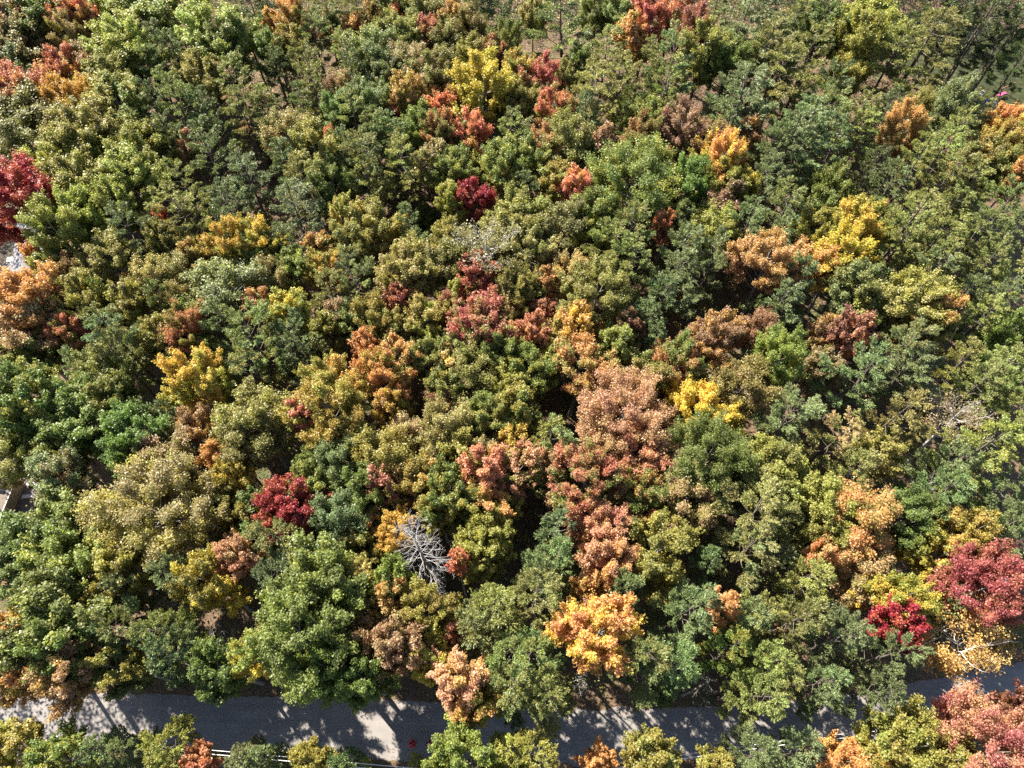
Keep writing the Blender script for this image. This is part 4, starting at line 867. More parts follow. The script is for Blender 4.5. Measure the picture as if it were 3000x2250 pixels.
("p",16.11,46.54,14.9,2.61,-0.02,-0.00,(.130,.176,.065),(.134,.178,.064),0,"blue-green pine below and right of the large round olive tree"),
("p",16.40,44.03,14.2,1.85,0.01,0.02,(.157,.211,.083),(.159,.210,.081),0,"small blue-green pine left of the rusty brown maple"),
("b",6.81,52.83,14.6,2.37,0.01,0.02,(.337,.294,.135),(.482,.288,.091),0,"tan and orange fine-leaved tree just right of the small orange maple by the olive tree"),
("m",3.98,51.41,14.9,1.51,-0.02,0.00,(.431,.235,.097),(.334,.222,.077),1,"small orange maple left of the round olive tree at the centre"),
("o",9.92,48.70,17.2,4.13,-0.01,0.01,(.221,.213,.057),(.218,.211,.056),0,"large round olive tree in the centre with a smooth fine-leaved dome"),
("m",1.17,50.35,15.2,2.60,0.01,-0.00,(.180,.191,.058),(.214,.196,.040),0,"olive and golden-olive leafy tree left of the small orange maple by the olive tree"),
("m",3.50,47.00,14.2,1.76,0.00,-0.00,(.313,.133,.064),(.285,.126,.086),1,"small red-orange and rose-red maple just left of the orange-yellow maple below the olive tree"),
("m",2.10,44.32,15.1,2.25,0.01,-0.00,(.390,.173,.096),(.494,.278,.089),1,"red-orange and orange maple just left of the orange-yellow maple below the olive tree"),
("m",6.72,44.48,16.1,2.27,0.04,0.03,(.470,.299,.105),(.593,.389,.074),1,"orange-yellow maple below the large round olive tree"),
("m",4.66,44.00,14.1,1.73,-0.02,-0.00,(.249,.224,.044),(.442,.273,.116),1,"golden-olive and orange maple below and left of the orange-yellow maple below the olive tree"),
("m",13.16,45.28,14.9,2.00,-0.01,-0.01,(.164,.061,.034),(.319,.236,.115),1,"small wine-red and russet maple just below and right of the large round olive tree"),
("m",11.79,42.40,15.3,2.48,-0.00,0.01,(.261,.287,.064),(.118,.142,.037),0,"light-green and fresh-green leafy tree just right of the orange-yellow maple below the olive tree"),
("m",7.32,40.02,16.3,3.44,0.01,-0.01,(.497,.263,.097),(.198,.196,.057),1,"orange and olive maple just below the orange-yellow maple below the olive tree"),
("m",2.03,39.51,15.7,2.94,-0.02,-0.01,(.140,.193,.042),(.250,.229,.044),1,"fresh-green and golden-olive maple below and left of the orange-yellow maple below the olive tree"),
("p",28.90,59.78,17.5,3.42,0.02,-0.01,(.147,.192,.071),(.150,.192,.070),0,"blue-green pine just above and left of the pinkish-orange maple behind the pale pine"),
("m",30.22,53.52,17.7,3.36,0.00,0.01,(.470,.310,.106),(.388,.225,.128),1,"pinkish-orange maple half hidden behind a pale pine"),
("m",23.06,42.98,17.1,2.94,-0.01,0.01,(.266,.170,.104),(.427,.245,.085),1,"shaded rusty brown maple with two upright lobes right of centre"),
("m",21.14,42.82,14.0,2.25,0.02,-0.01,(.259,.169,.094),(.172,.065,.033),1,"russet and wine-red maple just below and left of the rusty brown maple"),
("b",28.45,45.21,14.4,2.27,-0.01,-0.03,(.309,.191,.105),(.176,.067,.038),0,"russet and wine-red fine-leaved tree just above and left of the compact round green tree"),
("o",29.15,40.68,17.2,3.01,-0.00,-0.01,(.166,.230,.050),(.277,.285,.058),0,"compact round green tree right of the rusty brown maple"),
("m",18.18,39.34,16.6,2.91,-0.01,0.01,(.156,.209,.047),(.385,.163,.081),1,"fresh-green and red-orange maple just above and left of the brilliant yellow maple"),
("m",14.43,38.79,14.9,2.95,-0.01,-0.01,(.267,.233,.057),(.131,.164,.039),0,"light-green and fresh-green leafy tree just above and right of the very large salmon-pink maple"),
("b",24.72,36.83,16.2,3.25,0.02,0.00,(.222,.193,.051),(.267,.182,.086),0,"olive and russet fine-leaved tree just above and right of the brilliant yellow maple"),
("p",33.66,61.65,17.2,4.00,0.02,0.01,(.213,.232,.070),(.161,.193,.075),0,"yellowish-green and blue-green pine just above the pinkish-orange maple behind the pale pine"),
("p",32.51,58.36,16.3,3.29,0.03,-0.02,(.168,.215,.087),(.170,.215,.085),0,"blue-green pine just above the pinkish-orange maple behind the pale pine"),
("m",39.86,63.17,14.5,2.51,-0.02,-0.02,(.129,.168,.039),(.203,.234,.055),0,"fresh-green and light-green leafy tree just left of the upper sunny yellow maple"),
("m",37.39,59.49,15.1,2.45,0.04,0.04,(.275,.263,.058),(.271,.260,.058),0,"light green leafy tree just above and left of the lower sunny yellow maple"),
("m",41.99,58.79,17.8,3.08,0.02,0.02,(.556,.401,.077),(.200,.222,.047),1,"sunny yellow maple, the upper of two yellow ones at the right"),
("m",40.30,55.47,17.0,3.04,-0.03,-0.04,(.516,.429,.069),(.383,.335,.061),1,"sunny yellow maple, the lower of two yellow ones at the right"),
("m",36.32,53.62,16.1,2.63,-0.01,0.01,(.497,.313,.106),(.448,.314,.060),1,"orange and yellow maple just above and right of the pale spiky pine"),
("p",32.44,51.08,17.1,3.78,0.03,0.02,(.115,.161,.060),(.128,.168,.059),0,"pale blue-green pine with spiky tips in front of a pinkish-orange maple"),
("p",31.20,47.73,16.7,2.84,0.00,0.05,(.144,.180,.075),(.147,.182,.074),0,"blue-green pine just below the pale spiky pine"),
("p",48.51,59.46,19.2,4.54,0.01,-0.02,(.218,.227,.067),(.217,.226,.066),0,"large yellowish green pine right of the upper sunny yellow maple"),
("p",54.89,62.42,16.3,3.50,-0.01,0.01,(.209,.238,.071),(.208,.236,.070),0,"yellowish green pine below and left of the orange maple on the right edge"),
("p",46.75,56.49,17.7,3.61,-0.01,-0.04,(.224,.250,.072),(.223,.248,.070),0,"yellowish green pine just below and right of the upper sunny yellow maple"),
("p",51.05,57.14,16.7,3.65,0.03,0.02,(.245,.255,.073),(.243,.252,.072),0,"yellowish green pine right of the upper sunny yellow maple"),
("p",59.70,60.17,18.1,3.94,0.01,0.02,(.153,.206,.070),(.175,.201,.055),0,"blue-green and yellowish-green pine just below and left of the orange maple on the right edge"),
("p",56.09,57.54,17.6,3.38,-0.00,0.02,(.177,.201,.064),(.178,.202,.063),0,"yellowish green pine above and right of the patchy orange-olive maple"),
("p",61.05,57.59,16.7,3.27,-0.03,-0.00,(.194,.235,.094),(.194,.234,.092),0,"blue-green pine below the orange maple on the right edge"),
("p",49.84,51.93,17.9,4.14,0.02,0.02,(.208,.227,.063),(.148,.170,.071),0,"large yellowish-green and blue-green pine just above the patchy orange-olive maple"),
("p",56.99,53.89,16.2,3.34,-0.04,-0.03,(.196,.211,.065),(.196,.211,.064),0,"yellowish green pine below the orange maple on the right edge"),
("p",58.77,51.03,16.8,3.27,-0.00,0.02,(.260,.288,.080),(.257,.283,.078),0,"yellowish green pine well below the orange maple on the right edge"),
("m",40.42,50.03,16.7,3.37,-0.00,0.01,(.183,.189,.049),(.191,.225,.097),0,"olive and blue-green leafy tree just below the lower sunny yellow maple"),
("m",45.75,47.22,17.6,3.95,-0.01,0.03,(.297,.295,.056),(.318,.281,.121),1,"large light-green and tan maple just above and left of the patchy orange-olive maple"),
("m",48.16,45.77,16.5,2.28,0.03,0.03,(.436,.266,.087),(.237,.233,.067),1,"patchy orange-olive maple under pines on the right side"),
("m",46.38,45.82,13.9,2.29,0.01,0.02,(.227,.197,.045),(.365,.228,.079),1,"golden-olive and orange maple just left of the patchy orange-olive maple"),
("m",40.94,47.67,14.3,2.58,0.02,-0.01,(.133,.178,.042),(.281,.276,.056),0,"fresh-green and light-green leafy tree just above the dusky mauve-pink maple"),
("m",36.20,45.31,13.5,2.02,0.02,0.01,(.255,.174,.085),(.469,.289,.097),1,"small russet and orange maple just left of the dusky mauve-pink maple"),
("m",38.67,44.02,16.0,2.27,-0.00,0.03,(.278,.142,.101),(.503,.233,.137),1,"dusky mauve-pink maple beside a fresh green one right of centre"),
("m",35.13,40.95,13.6,1.97,0.01,0.00,(.318,.252,.133),(.175,.146,.043),1,"small tan and olive maple just below and left of the dusky mauve-pink maple"),
("p",53.52,45.53,16.4,3.67,0.01,0.02,(.261,.284,.081),(.257,.280,.079),0,"yellowish green pine just right of the patchy orange-olive maple"),
("p",56.16,47.83,16.9,3.21,-0.00,0.01,(.147,.176,.077),(.150,.178,.075),0,"blue-green pine right of the patchy orange-olive maple"),
("p",52.43,49.23,16.7,3.12,-0.03,-0.02,(.113,.141,.056),(.117,.144,.055),0,"dark green pine just above and right of the patchy orange-olive maple"),
("p",42.56,41.57,18.5,3.87,-0.01,-0.03,(.189,.193,.068),(.158,.199,.077),0,"large yellowish-green and blue-green pine just right of the dusky mauve-pink maple"),
("p",38.58,38.45,18.0,3.93,-0.03,0.01,(.161,.219,.086),(.163,.218,.084),0,"large blue-green pine just below the dusky mauve-pink maple"),
("p",43.42,38.78,16.7,3.75,-0.02,0.06,(.156,.182,.077),(.159,.183,.076),0,"large blue-green pine below and left of the patchy orange-olive maple"),
("m",56.31,43.41,16.2,2.73,-0.01,0.03,(.144,.196,.040),(.147,.196,.041),0,"fresh green leafy tree right of the patchy orange-olive maple"),
("p",52.96,38.66,17.3,4.07,0.01,0.03,(.195,.222,.065),(.195,.221,.065),0,"large yellowish green pine above and right of the tangle of bare twigs"),
("p",49.65,39.82,16.4,2.72,0.01,0.02,(.220,.210,.061),(.219,.210,.060),0,"yellowish green pine below and right of the patchy orange-olive maple"),
("m",-49.43,35.32,19.2,3.74,-0.03,-0.04,(.101,.170,.035),(.275,.253,.059),0,"big green maple on the left edge above a yellow-green one"),
("m",-51.11,33.52,16.3,3.18,-0.03,-0.03,(.299,.299,.066),(.144,.219,.046),0,"light-green and fresh-green leafy tree just below the big green maple on the left edge"),
("m",-45.15,32.92,16.8,4.13,-0.01,-0.00,(.147,.199,.040),(.150,.199,.041),0,"large fresh green leafy tree left of the deep green maple over the dark gap"),
("m",-52.24,31.61,15.0,2.94,0.02,0.02,(.239,.236,.056),(.127,.155,.035),0,"light-green and fresh-green leafy tree above the tan roof strip on the left edge"),
("m",-47.91,30.02,14.9,2.79,0.02,-0.03,(.259,.254,.055),(.147,.185,.042),0,"light-green and fresh-green leafy tree below the big green maple on the left edge"),
("m",-39.29,31.13,17.4,3.26,0.01,-0.01,(.139,.236,.044),(.098,.127,.042),0,"deep green maple over the dark gap above the huge tan-olive tree"),
("m",-43.33,36.11,15.4,2.88,-0.01,0.01,(.219,.217,.056),(.121,.166,.039),0,"olive and fresh-green leafy tree below the large feathery pine on the left"),
("b",-51.83,28.55,15.1,2.64,-0.03,0.01,(.258,.297,.071),(.300,.242,.126),0,"olive and tan fine-leaved tree just above the tan roof strip on the left edge"),
("b",-45.79,26.35,15.7,2.70,-0.00,0.04,(.182,.242,.102),(.221,.147,.081),0,"blue-green and russet fine-leaved tree below the big green maple on the left edge"),
("b",-44.86,25.82,13.4,1.91,-0.00,-0.04,(.298,.178,.096),(.265,.282,.169),0,"russet and grey fine-leaved tree right of the tan roof strip on the left edge"),
("p",-37.47,34.47,13.4,1.76,0.01,0.02,(.137,.170,.061),(.140,.172,.060),0,"small blue-green pine just right of the deep green maple over the dark gap"),
("p",-36.48,31.38,13.5,1.49,0.00,-0.02,(.141,.168,.072),(.145,.170,.070),0,"blue-green pine right of the deep green maple over the dark gap"),
("m",-33.43,32.28,14.5,2.10,0.00,0.05,(.274,.177,.085),(.475,.282,.101),1,"russet and orange maple above and left of the small orange maple by the tan-olive tree"),
("m",-30.37,29.39,14.1,1.44,-0.04,-0.01,(.506,.298,.096),(.354,.157,.080),1,"small bright orange maple beside the upper shoulder of the huge tan-olive tree"),
("n",-31.22,31.97,13.3,1.12,-0.01,0.00,(.525,.282,.100),(.275,.234,.046),1,"small orange and golden-olive maple just above the small orange maple by the tan-olive tree"),
("b",-27.12,32.96,16.7,3.40,0.01,0.00,(.195,.179,.045),(.278,.267,.057),0,"olive and light-green fine-leaved tree left of the small salmon-red maple"),
("b",-27.61,30.76,15.7,3.14,0.02,0.02,(.195,.179,.052),(.196,.180,.052),0,"olive fine-leaved tree just above and right of the small orange maple by the tan-olive tree"),
("o",-34.67,22.59,18.5,5.78,0.01,0.01,(.280,.240,.113),(.324,.277,.056),0,"huge spreading tan-olive tree, the widest crown on the left"),
("b",-35.58,28.23,15.8,3.09,0.00,0.01,(.281,.185,.102),(.213,.201,.056),0,"russet and olive fine-leaved tree just above the huge tan-olive tree"),
("m",-28.55,26.79,15.1,2.01,-0.02,-0.00,(.245,.215,.044),(.579,.402,.072),1,"golden-olive and yellow maple below and right of the small orange maple by the tan-olive tree"),
("m",-28.64,23.56,13.9,2.23,-0.04,0.01,(.237,.206,.044),(.206,.201,.054),1,"golden-olive and olive maple just above the dusty pink-brown maple"),
("m",-26.39,22.83,14.2,1.98,0.01,0.01,(.241,.214,.058),(.300,.252,.050),0,"olive and golden-olive leafy tree just left of the brilliant crimson maple"),
("m",-44.43,21.67,16.3,3.84,-0.01,-0.02,(.121,.152,.033),(.235,.258,.053),0,"large fresh-green and light-green leafy tree right of the tan roof strip on the left edge"),
("m",-46.10,18.51,16.9,3.95,-0.02,0.03,(.115,.159,.038),(.119,.162,.038),0,"large fresh green leafy tree below the tan roof strip on the left edge"),
("m",-42.02,18.28,17.4,3.71,-0.02,-0.02,(.147,.208,.045),(.317,.312,.069),0,"large fresh-green and light-green leafy tree below and left of the huge tan-olive tree"),
("m",-26.39,18.30,16.2,2.01,0.03,0.00,(.501,.280,.171),(.263,.176,.095),1,"dusty pink-brown maple below the huge tan-olive tree's right flank"),
("m",-36.96,16.91,16.7,2.28,0.02,0.01,(.262,.249,.059),(.295,.261,.055),1,"light-green and golden-olive maple below and left of the huge tan-olive tree"),
("p",-31.78,16.80,17.8,2.30,-0.00,-0.01,(.188,.228,.099),(.188,.227,.096),0,"blue-green pine left of the dusty pink-brown maple"),
("m",-25.76,24.39,14.5,1.76,0.02,-0.02,(.126,.166,.036),(.130,.169,.037),0,"small fresh green leafy tree just left of the brilliant crimson maple"),
("p",-24.81,20.36,14.7,2.53,-0.00,-0.02,(.237,.248,.082),(.190,.265,.095),0,"yellowish-green and blue-green pine just above and right of the dusty pink-brown maple"),
("o",-19.01,33.99,17.6,3.98,-0.01,-0.03,(.339,.255,.052),(.293,.309,.072),0,"broad golden-olive maple left of the apricot trees near the middle"),
("m",-13.59,35.20,14.6,1.88,0.03,0.00,(.384,.254,.083),(.539,.399,.064),1,"small orange and yellow maple just below the tall apricot maple in the middle"),
("m",-12.08,35.06,13.1,1.14,0.00,-0.00,(.272,.232,.049),(.246,.222,.049),1,"small golden-olive maple just below and right of the tall apricot maple in the middle"),
("m",-21.72,33.00,15.6,1.57,-0.03,0.02,(.424,.166,.123),(.430,.167,.086),1,"small salmon-red maple tucked against a broad golden-olive one"),
("m",-17.85,31.24,14.9,2.93,0.01,0.01,(.229,.205,.057),(.134,.178,.041),0,"olive and fresh-green leafy tree just above the upper silvery green tree"),
("b",-10.92,32.24,13.4,1.74,-0.03,0.01,(.387,.312,.147),(.274,.175,.094),0,"small tan and russet fine-leaved tree above and right of the small dusty rose maple"),
("b",-6.64,31.99,16.1,2.79,-0.02,0.00,(.233,.202,.056),(.341,.303,.131),0,"olive and tan fine-leaved tree above and left of the peach-pink round maple"),
("m",-7.36,35.26,13.3,1.91,-0.03,-0.00,(.164,.066,.034),(.322,.192,.105),1,"small wine-red and russet maple above and left of the peach-pink round maple"),
("m",-2.29,33.74,15.3,2.84,-0.01,0.01,(.176,.226,.051),(.247,.215,.065),0,"fresh-green and olive leafy tree above the peach-pink round maple"),
("m",0.07,34.60,16.1,2.59,0.03,-0.00,(.279,.246,.048),(.145,.178,.040),1,"golden-olive and fresh-green maple above and right of the peach-pink round maple"),
("b",-17.57,27.79,15.7,2.38,0.00,0.03,(.144,.188,.068),(.153,.190,.066),0,"silvery pale green fine-leaved tree above the crimson maple's right"),
("b",-12.98,28.99,15.8,2.98,-0.01,-0.00,(.293,.245,.048),(.200,.187,.054),0,"golden-olive and olive fine-leaved tree just above the small dusty rose maple"),
("m",-5.41,29.58,15.3,3.13,0.01,-0.00,(.304,.288,.069),(.249,.226,.042),1,"light-green and golden-olive maple just above and left of the peach-pink round maple"),
("m",-2.26,30.20,14.3,1.59,-0.02,-0.03,(.320,.267,.125),(.173,.170,.043),1,"small tan and olive maple just above the peach-pink round maple"),
("m",0.22,30.64,14.6,2.20,-0.02,0.03,(.446,.351,.061),(.426,.246,.089),1,"yellow and orange maple just above and right of the peach-pink round maple"),
("m",-20.62,26.71,15.4,2.71,0.01,-0.00,(.136,.175,.039),(.274,.266,.055),1,"fresh-green and golden-olive maple just left of the upper silvery green tree"),
("m",-15.21,25.63,15.8,2.68,0.02,-0.01,(.145,.188,.042),(.148,.189,.042),0,"fresh green leafy tree just left of the small dusty rose maple"),
("m",-22.04,23.49,16.5,3.02,0.02,0.02,(.300,.035,.040),(.278,.073,.042),1,"brilliant crimson maple with a forked outline left of the bleached dead tree"),
("m",-20.34,22.07,14.6,1.61,-0.00,-0.01,(.266,.048,.044),(.173,.070,.037),1,"small crimson and wine-red maple just below and right of the brilliant crimson maple"),
("m",-12.65,26.06,15.7,1.71,-0.03,-0.01,(.426,.203,.131),(.234,.151,.074),1,"small dusty rose maple above the bleached dead tree's left side"),
("m",-9.33,26.45,15.2,2.95,0.00,-0.03,(.262,.235,.047),(.410,.225,.081),1,"golden-olive and orange maple just right of the small dusty rose maple"),
("m",-6.42,25.36,16.6,3.00,-0.00,-0.04,(.105,.155,.032),(.295,.234,.051),1,"fresh-green and golden-olive maple just left of the peach-pink round maple"),
("m",-3.02,26.75,16.4,2.45,0.02,0.03,(.540,.257,.151),(.329,.206,.066),1,"peach-pink round maple right of centre in the lower half"),
("m",-2.78,24.23,14.9,2.68,0.01,-0.04,(.539,.323,.115),(.243,.288,.052),1,"orange and light-green maple just below the peach-pink round maple"),
("m",0.59,27.31,15.6,2.48,-0.01,0.04,(.480,.284,.158),(.203,.208,.053),1,"salmon and olive maple just right of the peach-pink round maple"),
("b",-17.40,22.55,15.8,2.50,0.02,-0.01,(.145,.197,.087),(.153,.199,.082),0,"silvery pale green fine-leaved tree touching the crimson maple's lower right"),
("m",-15.53,24.13,14.2,2.23,-0.00,-0.01,(.148,.196,.049),(.094,.117,.043),0,"fresh-green and dark-green leafy tree just above and right of the lower silvery green tree"),
("m",-11.33,21.05,15.9,1.96,0.02,-0.02,(.458,.304,.058),(.472,.298,.097),1,"golden orange maple touching the left side of the bleached dead tree"),
("m",-14.27,22.49,13.1,1.52,0.00,0.00,(.455,.258,.083),(.365,.298,.138),1,"small orange and tan maple just left of the golden maple by the dead tree"),
("m",-14.55,19.71,14.2,2.16,-0.01,-0.00,(.248,.231,.054),(.139,.176,.040),1,"golden-olive and fresh-green maple just below and left of the golden maple by the dead tree"),
("m",-7.19,23.58,13.5,2.00,-0.01,0.00,(.235,.242,.054),(.305,.246,.053),1,"light-green and golden-olive maple just above the bleached dead tree"),
("D",-7.24,17.78,23.9,3.07,-0.06,0.03,(.251,.224,.173),(.244,.221,.155),0,"bleached silver dead tree with bare spreading branches and a leaning trunk"),
("m",-3.29,19.57,14.8,2.82,0.00,-0.01,(.311,.318,.064),(.215,.199,.056),0,"light-green and olive leafy tree just right of the bleached dead tree"),
("m",-2.12,21.19,14.6,2.17,0.01,0.02,(.242,.245,.055),(.215,.201,.043),1,"light-green and golden-olive maple above and right of the coral-red maple at the dead tree's foot"),
("m",-5.04,17.76,15.7,1.01,0.00,0.01,(.481,.165,.103),(.363,.182,.081),1,"small coral-red bush-like maple at the foot of the bleached dead tree"),
("p",-22.46,19.98,16.4,3.42,0.01,-0.00,(.189,.194,.060),(.190,.195,.060),0,"large yellowish green pine just below the brilliant crimson maple"),
("p",-19.27,17.98,17.3,2.63,0.00,-0.01,(.235,.255,.075),(.233,.252,.074),0,"yellowish green pine below and left of the lower silvery green tree"),
("p",4.27,31.65,16.5,2.92,-0.03,-0.03,(.236,.244,.056),(.160,.200,.074),0,"light-green and blue-green pine above and left of the boldly red-tufted maple"),
("o",11.10,32.80,18.1,4.91,0.04,0.01,(.430,.254,.152),(.380,.243,.130),0,"very large salmon-pink maple, the widest pink crown of all"),
("m",13.34,29.46,16.1,3.22,0.00,0.00,(.494,.241,.145),(.455,.237,.132),1,"salmon maple just below and right of the very large salmon-pink maple"),
("m",19.94,34.08,16.9,2.90,-0.03,-0.00,(.639,.459,.070),(.454,.352,.061),1,"brilliant yellow maple right of the very large salmon-pink one"),
("m",23.00,33.46,13.8,2.13,-0.02,-0.02,(.551,.437,.070),(.426,.355,.063),1,"yellow maple just below and right of the brilliant yellow maple"),
("o",19.32,28.31,17.8,4.35,0.02,0.01,(.143,.174,.043),(.151,.179,.044),0,"large deep green tree right under the brilliant yellow maple"),
("m",7.26,25.82,18.6,3.52,0.01,-0.01,(.386,.158,.085),(.139,.188,.042),1,"green maple boldly tufted with coral-red leaf clumps below the salmon-pink one"),
("m",4.18,27.76,15.0,2.98,0.06,0.02,(.434,.184,.126),(.128,.191,.043),1,"rose-red and fresh-green maple just left of the boldly red-tufted maple"),
("m",11.33,26.27,14.6,2.49,0.05,-0.03,(.302,.273,.060),(.145,.176,.040),0,"light-green and fresh-green leafy tree just right of the boldly red-tufted maple"),
("m",13.22,24.67,15.6,2.67,0.01,0.01,(.127,.186,.040),(.362,.193,.071),1,"fresh-green and orange maple above and right of the twisted salmon maple"),
("m",16.90,26.74,15.6,3.06,0.06,-0.00,(.339,.314,.151),(.162,.142,.043),1,"tan and olive maple just below and left of the large deep green tree"),
("b",17.22,23.80,15.4,3.01,-0.02,-0.00,(.316,.210,.111),(.243,.224,.059),0,"russet and olive fine-leaved tree below the large deep green tree"),
("p",4.27,21.63,16.0,2.50,-0.01,0.01,(.135,.184,.082),(.145,.187,.077),0,"pale blue-green pine touching the left side of a salmon-pink maple"),
("p",4.34,18.08,17.3,2.13,-0.02,0.02,(.170,.239,.086),(.172,.237,.084),0,"blue-green pine just below the pale pine by the salmon maple"),
("p",2.30,16.78,17.9,2.40,0.01,-0.01,(.160,.208,.080),(.162,.208,.079),0,"blue-green pine below the pale pine by the salmon maple"),
("m",8.44,20.54,16.6,3.06,0.01,0.02,(.490,.246,.151),(.426,.237,.129),1,"salmon-pink maple with a twisted crown below the red-tufted one"),
("m",8.78,18.05,16.7,2.96,0.01,-0.00,(.446,.266,.159),(.455,.239,.091),1,"salmon and orange maple just below the twisted salmon maple"),
("m",14.19,19.26,16.2,3.67,0.01,0.01,(.214,.214,.051),(.284,.237,.051),0,"large olive and golden-olive leafy tree right of the twisted salmon maple"),
("m",15.36,22.28,14.4,2.43,-0.02,-0.01,(.220,.226,.045),(.185,.158,.041),1,"golden-olive and olive maple right of the twisted salmon maple"),
("p",22.82,22.19,17.8,4.47,0.02,-0.01,(.239,.233,.077),(.237,.231,.076),0,"large yellowish green pine below and right of the large deep green tree"),
("p",22.66,19.23,16.8,3.90,0.00,-0.02,(.221,.218,.072),(.135,.161,.060),0,"large yellowish-green and blue-green pine above and right of the small peach-orange maple"),
("p",26.41,24.30,15.2,2.81,-0.02,-0.01,(.208,.224,.063),(.207,.223,.062),0,"yellowish green pine below and right of the large deep green tree"),
("p",18.99,17.98,16.0,1.54,0.00,0.01,(.129,.185,.071),(.133,.186,.070),0,"small blue-green pine just above the small peach-orange maple"),
("m",13.74,22.64,13.1,0.99,-0.00,-0.02,(.312,.051,.049),(.297,.072,.049),1,"small crimson maple just right of the twisted salmon maple"),
("p",28.14,32.24,17.6,3.79,0.01,0.03,(.176,.214,.082),(.178,.213,.080),0,"large blue-green pine left of the yellow-tan pine"),
("m",26.04,27.11,16.2,3.76,-0.00,0.01,(.218,.222,.057),(.273,.264,.054),0,"large olive and golden-olive leafy tree right of the large deep green tree"),
("p",39.99,33.24,17.7,3.36,0.03,-0.02,(.243,.212,.070),(.240,.211,.069),0,"yellowish green pine right of the yellow-tan pine"),
("p",34.66,32.11,15.9,3.09,0.01,-0.01,(.485,.384,.179),(.197,.213,.059),0,"yellow-tan tinted pine among blue-green ones on the right"),
("m",38.84,29.76,14.0,2.32,-0.01,0.01,(.292,.277,.058),(.351,.290,.137),1,"light-green and tan maple just above and left of the leaning dead trunk"),
("p",35.49,28.00,15.7,2.54,0.00,-0.04,(.240,.242,.078),(.237,.240,.076),0,"yellowish green pine just below and right of the yellow-tan pine"),
("d",47.15,33.15,15.7,3.04,-0.02,0.02,(.278,.237,.172),(.294,.201,.092),0,"tangle of bare grey-brown twigs between pines on the right"),
("p",49.17,36.67,16.9,3.58,0.02,-0.01,(.201,.221,.069),(.201,.220,.068),0,"yellowish green pine just above the tangle of bare twigs"),
("p",53.19,36.69,17.1,3.22,0.02,-0.02,(.191,.252,.067),(.191,.249,.066),0,"yellowish green pine above the sprawling yellow-green pine"),
("p",47.74,29.52,19.4,4.22,-0.02,-0.01,(.271,.305,.069),(.192,.216,.061),0,"sprawling yellow-green pine with bare limbs showing on the far right"),
("p",52.59,33.46,16.4,3.40,0.01,0.01,(.197,.219,.061),(.197,.218,.060),0,"yellowish green pine just above and right of the sprawling yellow-green pine"),
("p",45.11,28.37,15.8,2.87,0.03,0.00,(.163,.198,.081),(.165,.198,.079),0,"blue-green pine just below and left of the sprawling yellow-green pine"),
("p",42.41,24.96,16.9,3.42,0.04,-0.00,(.135,.197,.069),(.138,.197,.068),0,"large blue-green pine just below and right of the leaning dead trunk"),
("D",40.78,27.99,13.2,1.97,0.25,-0.12,(.291,.254,.180),(.278,.247,.161),0,"leaning dead trunk with stubby bare limbs in a dark gap on the right"),
("p",49.90,25.55,17.2,3.21,0.02,0.03,(.156,.200,.077),(.159,.200,.075),0,"blue-green pine just below and right of the sprawling yellow-green pine"),
("p",48.73,21.89,16.5,2.83,0.00,0.01,(.140,.170,.068),(.143,.172,.067),0,"blue-green pine just right of the golden-olive round maple"),
("p",49.55,19.55,15.0,2.62,-0.01,0.03,(.156,.191,.081),(.159,.192,.079),0,"blue-green pine just above and right of the large dusky rose-red tree"),
("b",34.00,22.15,16.8,3.39,-0.02,-0.04,(.511,.285,.104),(.166,.163,.045),0,"fine-leaved orange-olive tree below the leaning dead trunk"),
("m",30.66,23.09,16.7,3.18,0.02,0.01,(.273,.278,.065),(.269,.274,.064),0,"light green leafy tree just left of the fine orange-olive tree"),
("m",30.92,20.63,14.8,2.84,0.01,-0.00,(.234,.230,.053),(.183,.175,.045),0,"light-green and olive leafy tree just below and left of the fine orange-olive tree"),
("b",33.71,20.34,14.6,2.62,0.01,0.01,(.181,.192,.049),(.438,.272,.096),0,"olive and orange fine-leaved tree just below the fine orange-olive tree"),
("m",39.26,22.20,15.7,3.08,0.01,0.02,(.148,.202,.045),(.092,.121,.044),0,"fresh-green and dark-green leafy tree just below the leaning dead trunk"),
("m",44.11,21.26,16.4,2.67,0.01,-0.02,(.272,.235,.042),(.443,.291,.095),1,"golden-olive round maple ringed by blue-green pines on the far right"),
("m",41.41,18.84,15.4,2.57,-0.01,0.00,(.206,.227,.045),(.519,.344,.064),1,"light-green and yellow maple just below and left of the golden-olive round maple"),
("m",46.80,19.56,13.3,1.72,-0.01,-0.01,(.119,.142,.033),(.281,.290,.061),0,"small fresh-green and light-green leafy tree just below and right of the golden-olive round maple"),
("o",42.58,14.94,19.4,3.61,0.01,0.01,(.331,.092,.084),(.302,.117,.076),0,"large dusky rose-red tree on the far right above a pale orange birch"),
("m",30.18,18.08,16.2,1.43,-0.03,0.02,(.550,.278,.108),(.338,.238,.113),1,"small orange and tan maple below and left of the fine orange-olive tree"),
("b",33.17,17.20,14.8,2.78,0.02,0.01,(.309,.248,.114),(.410,.249,.125),0,"tan and salmon fine-leaved tree below the fine orange-olive tree"),
("p",28.44,16.52,17.4,2.80,-0.04,-0.02,(.269,.276,.076),(.265,.272,.074),0,"yellowish green pine below and left of the fine orange-olive tree"),
("p",26.08,21.71,15.6,3.17,-0.02,0.02,(.178,.184,.052),(.179,.185,.052),0,"yellowish green pine left of the fine orange-olive tree"),
("m",-40.50,12.59,19.7,4.39,-0.01,-0.00,(.123,.149,.038),(.261,.271,.059),0,"large fresh-green and light-green leafy tree well below the tan roof strip on the left edge"),
("m",-39.75,10.26,18.8,3.13,-0.00,-0.01,(.161,.217,.047),(.163,.216,.047),0,"large fresh green leafy tree just right of the bright orange maple on the left edge"),
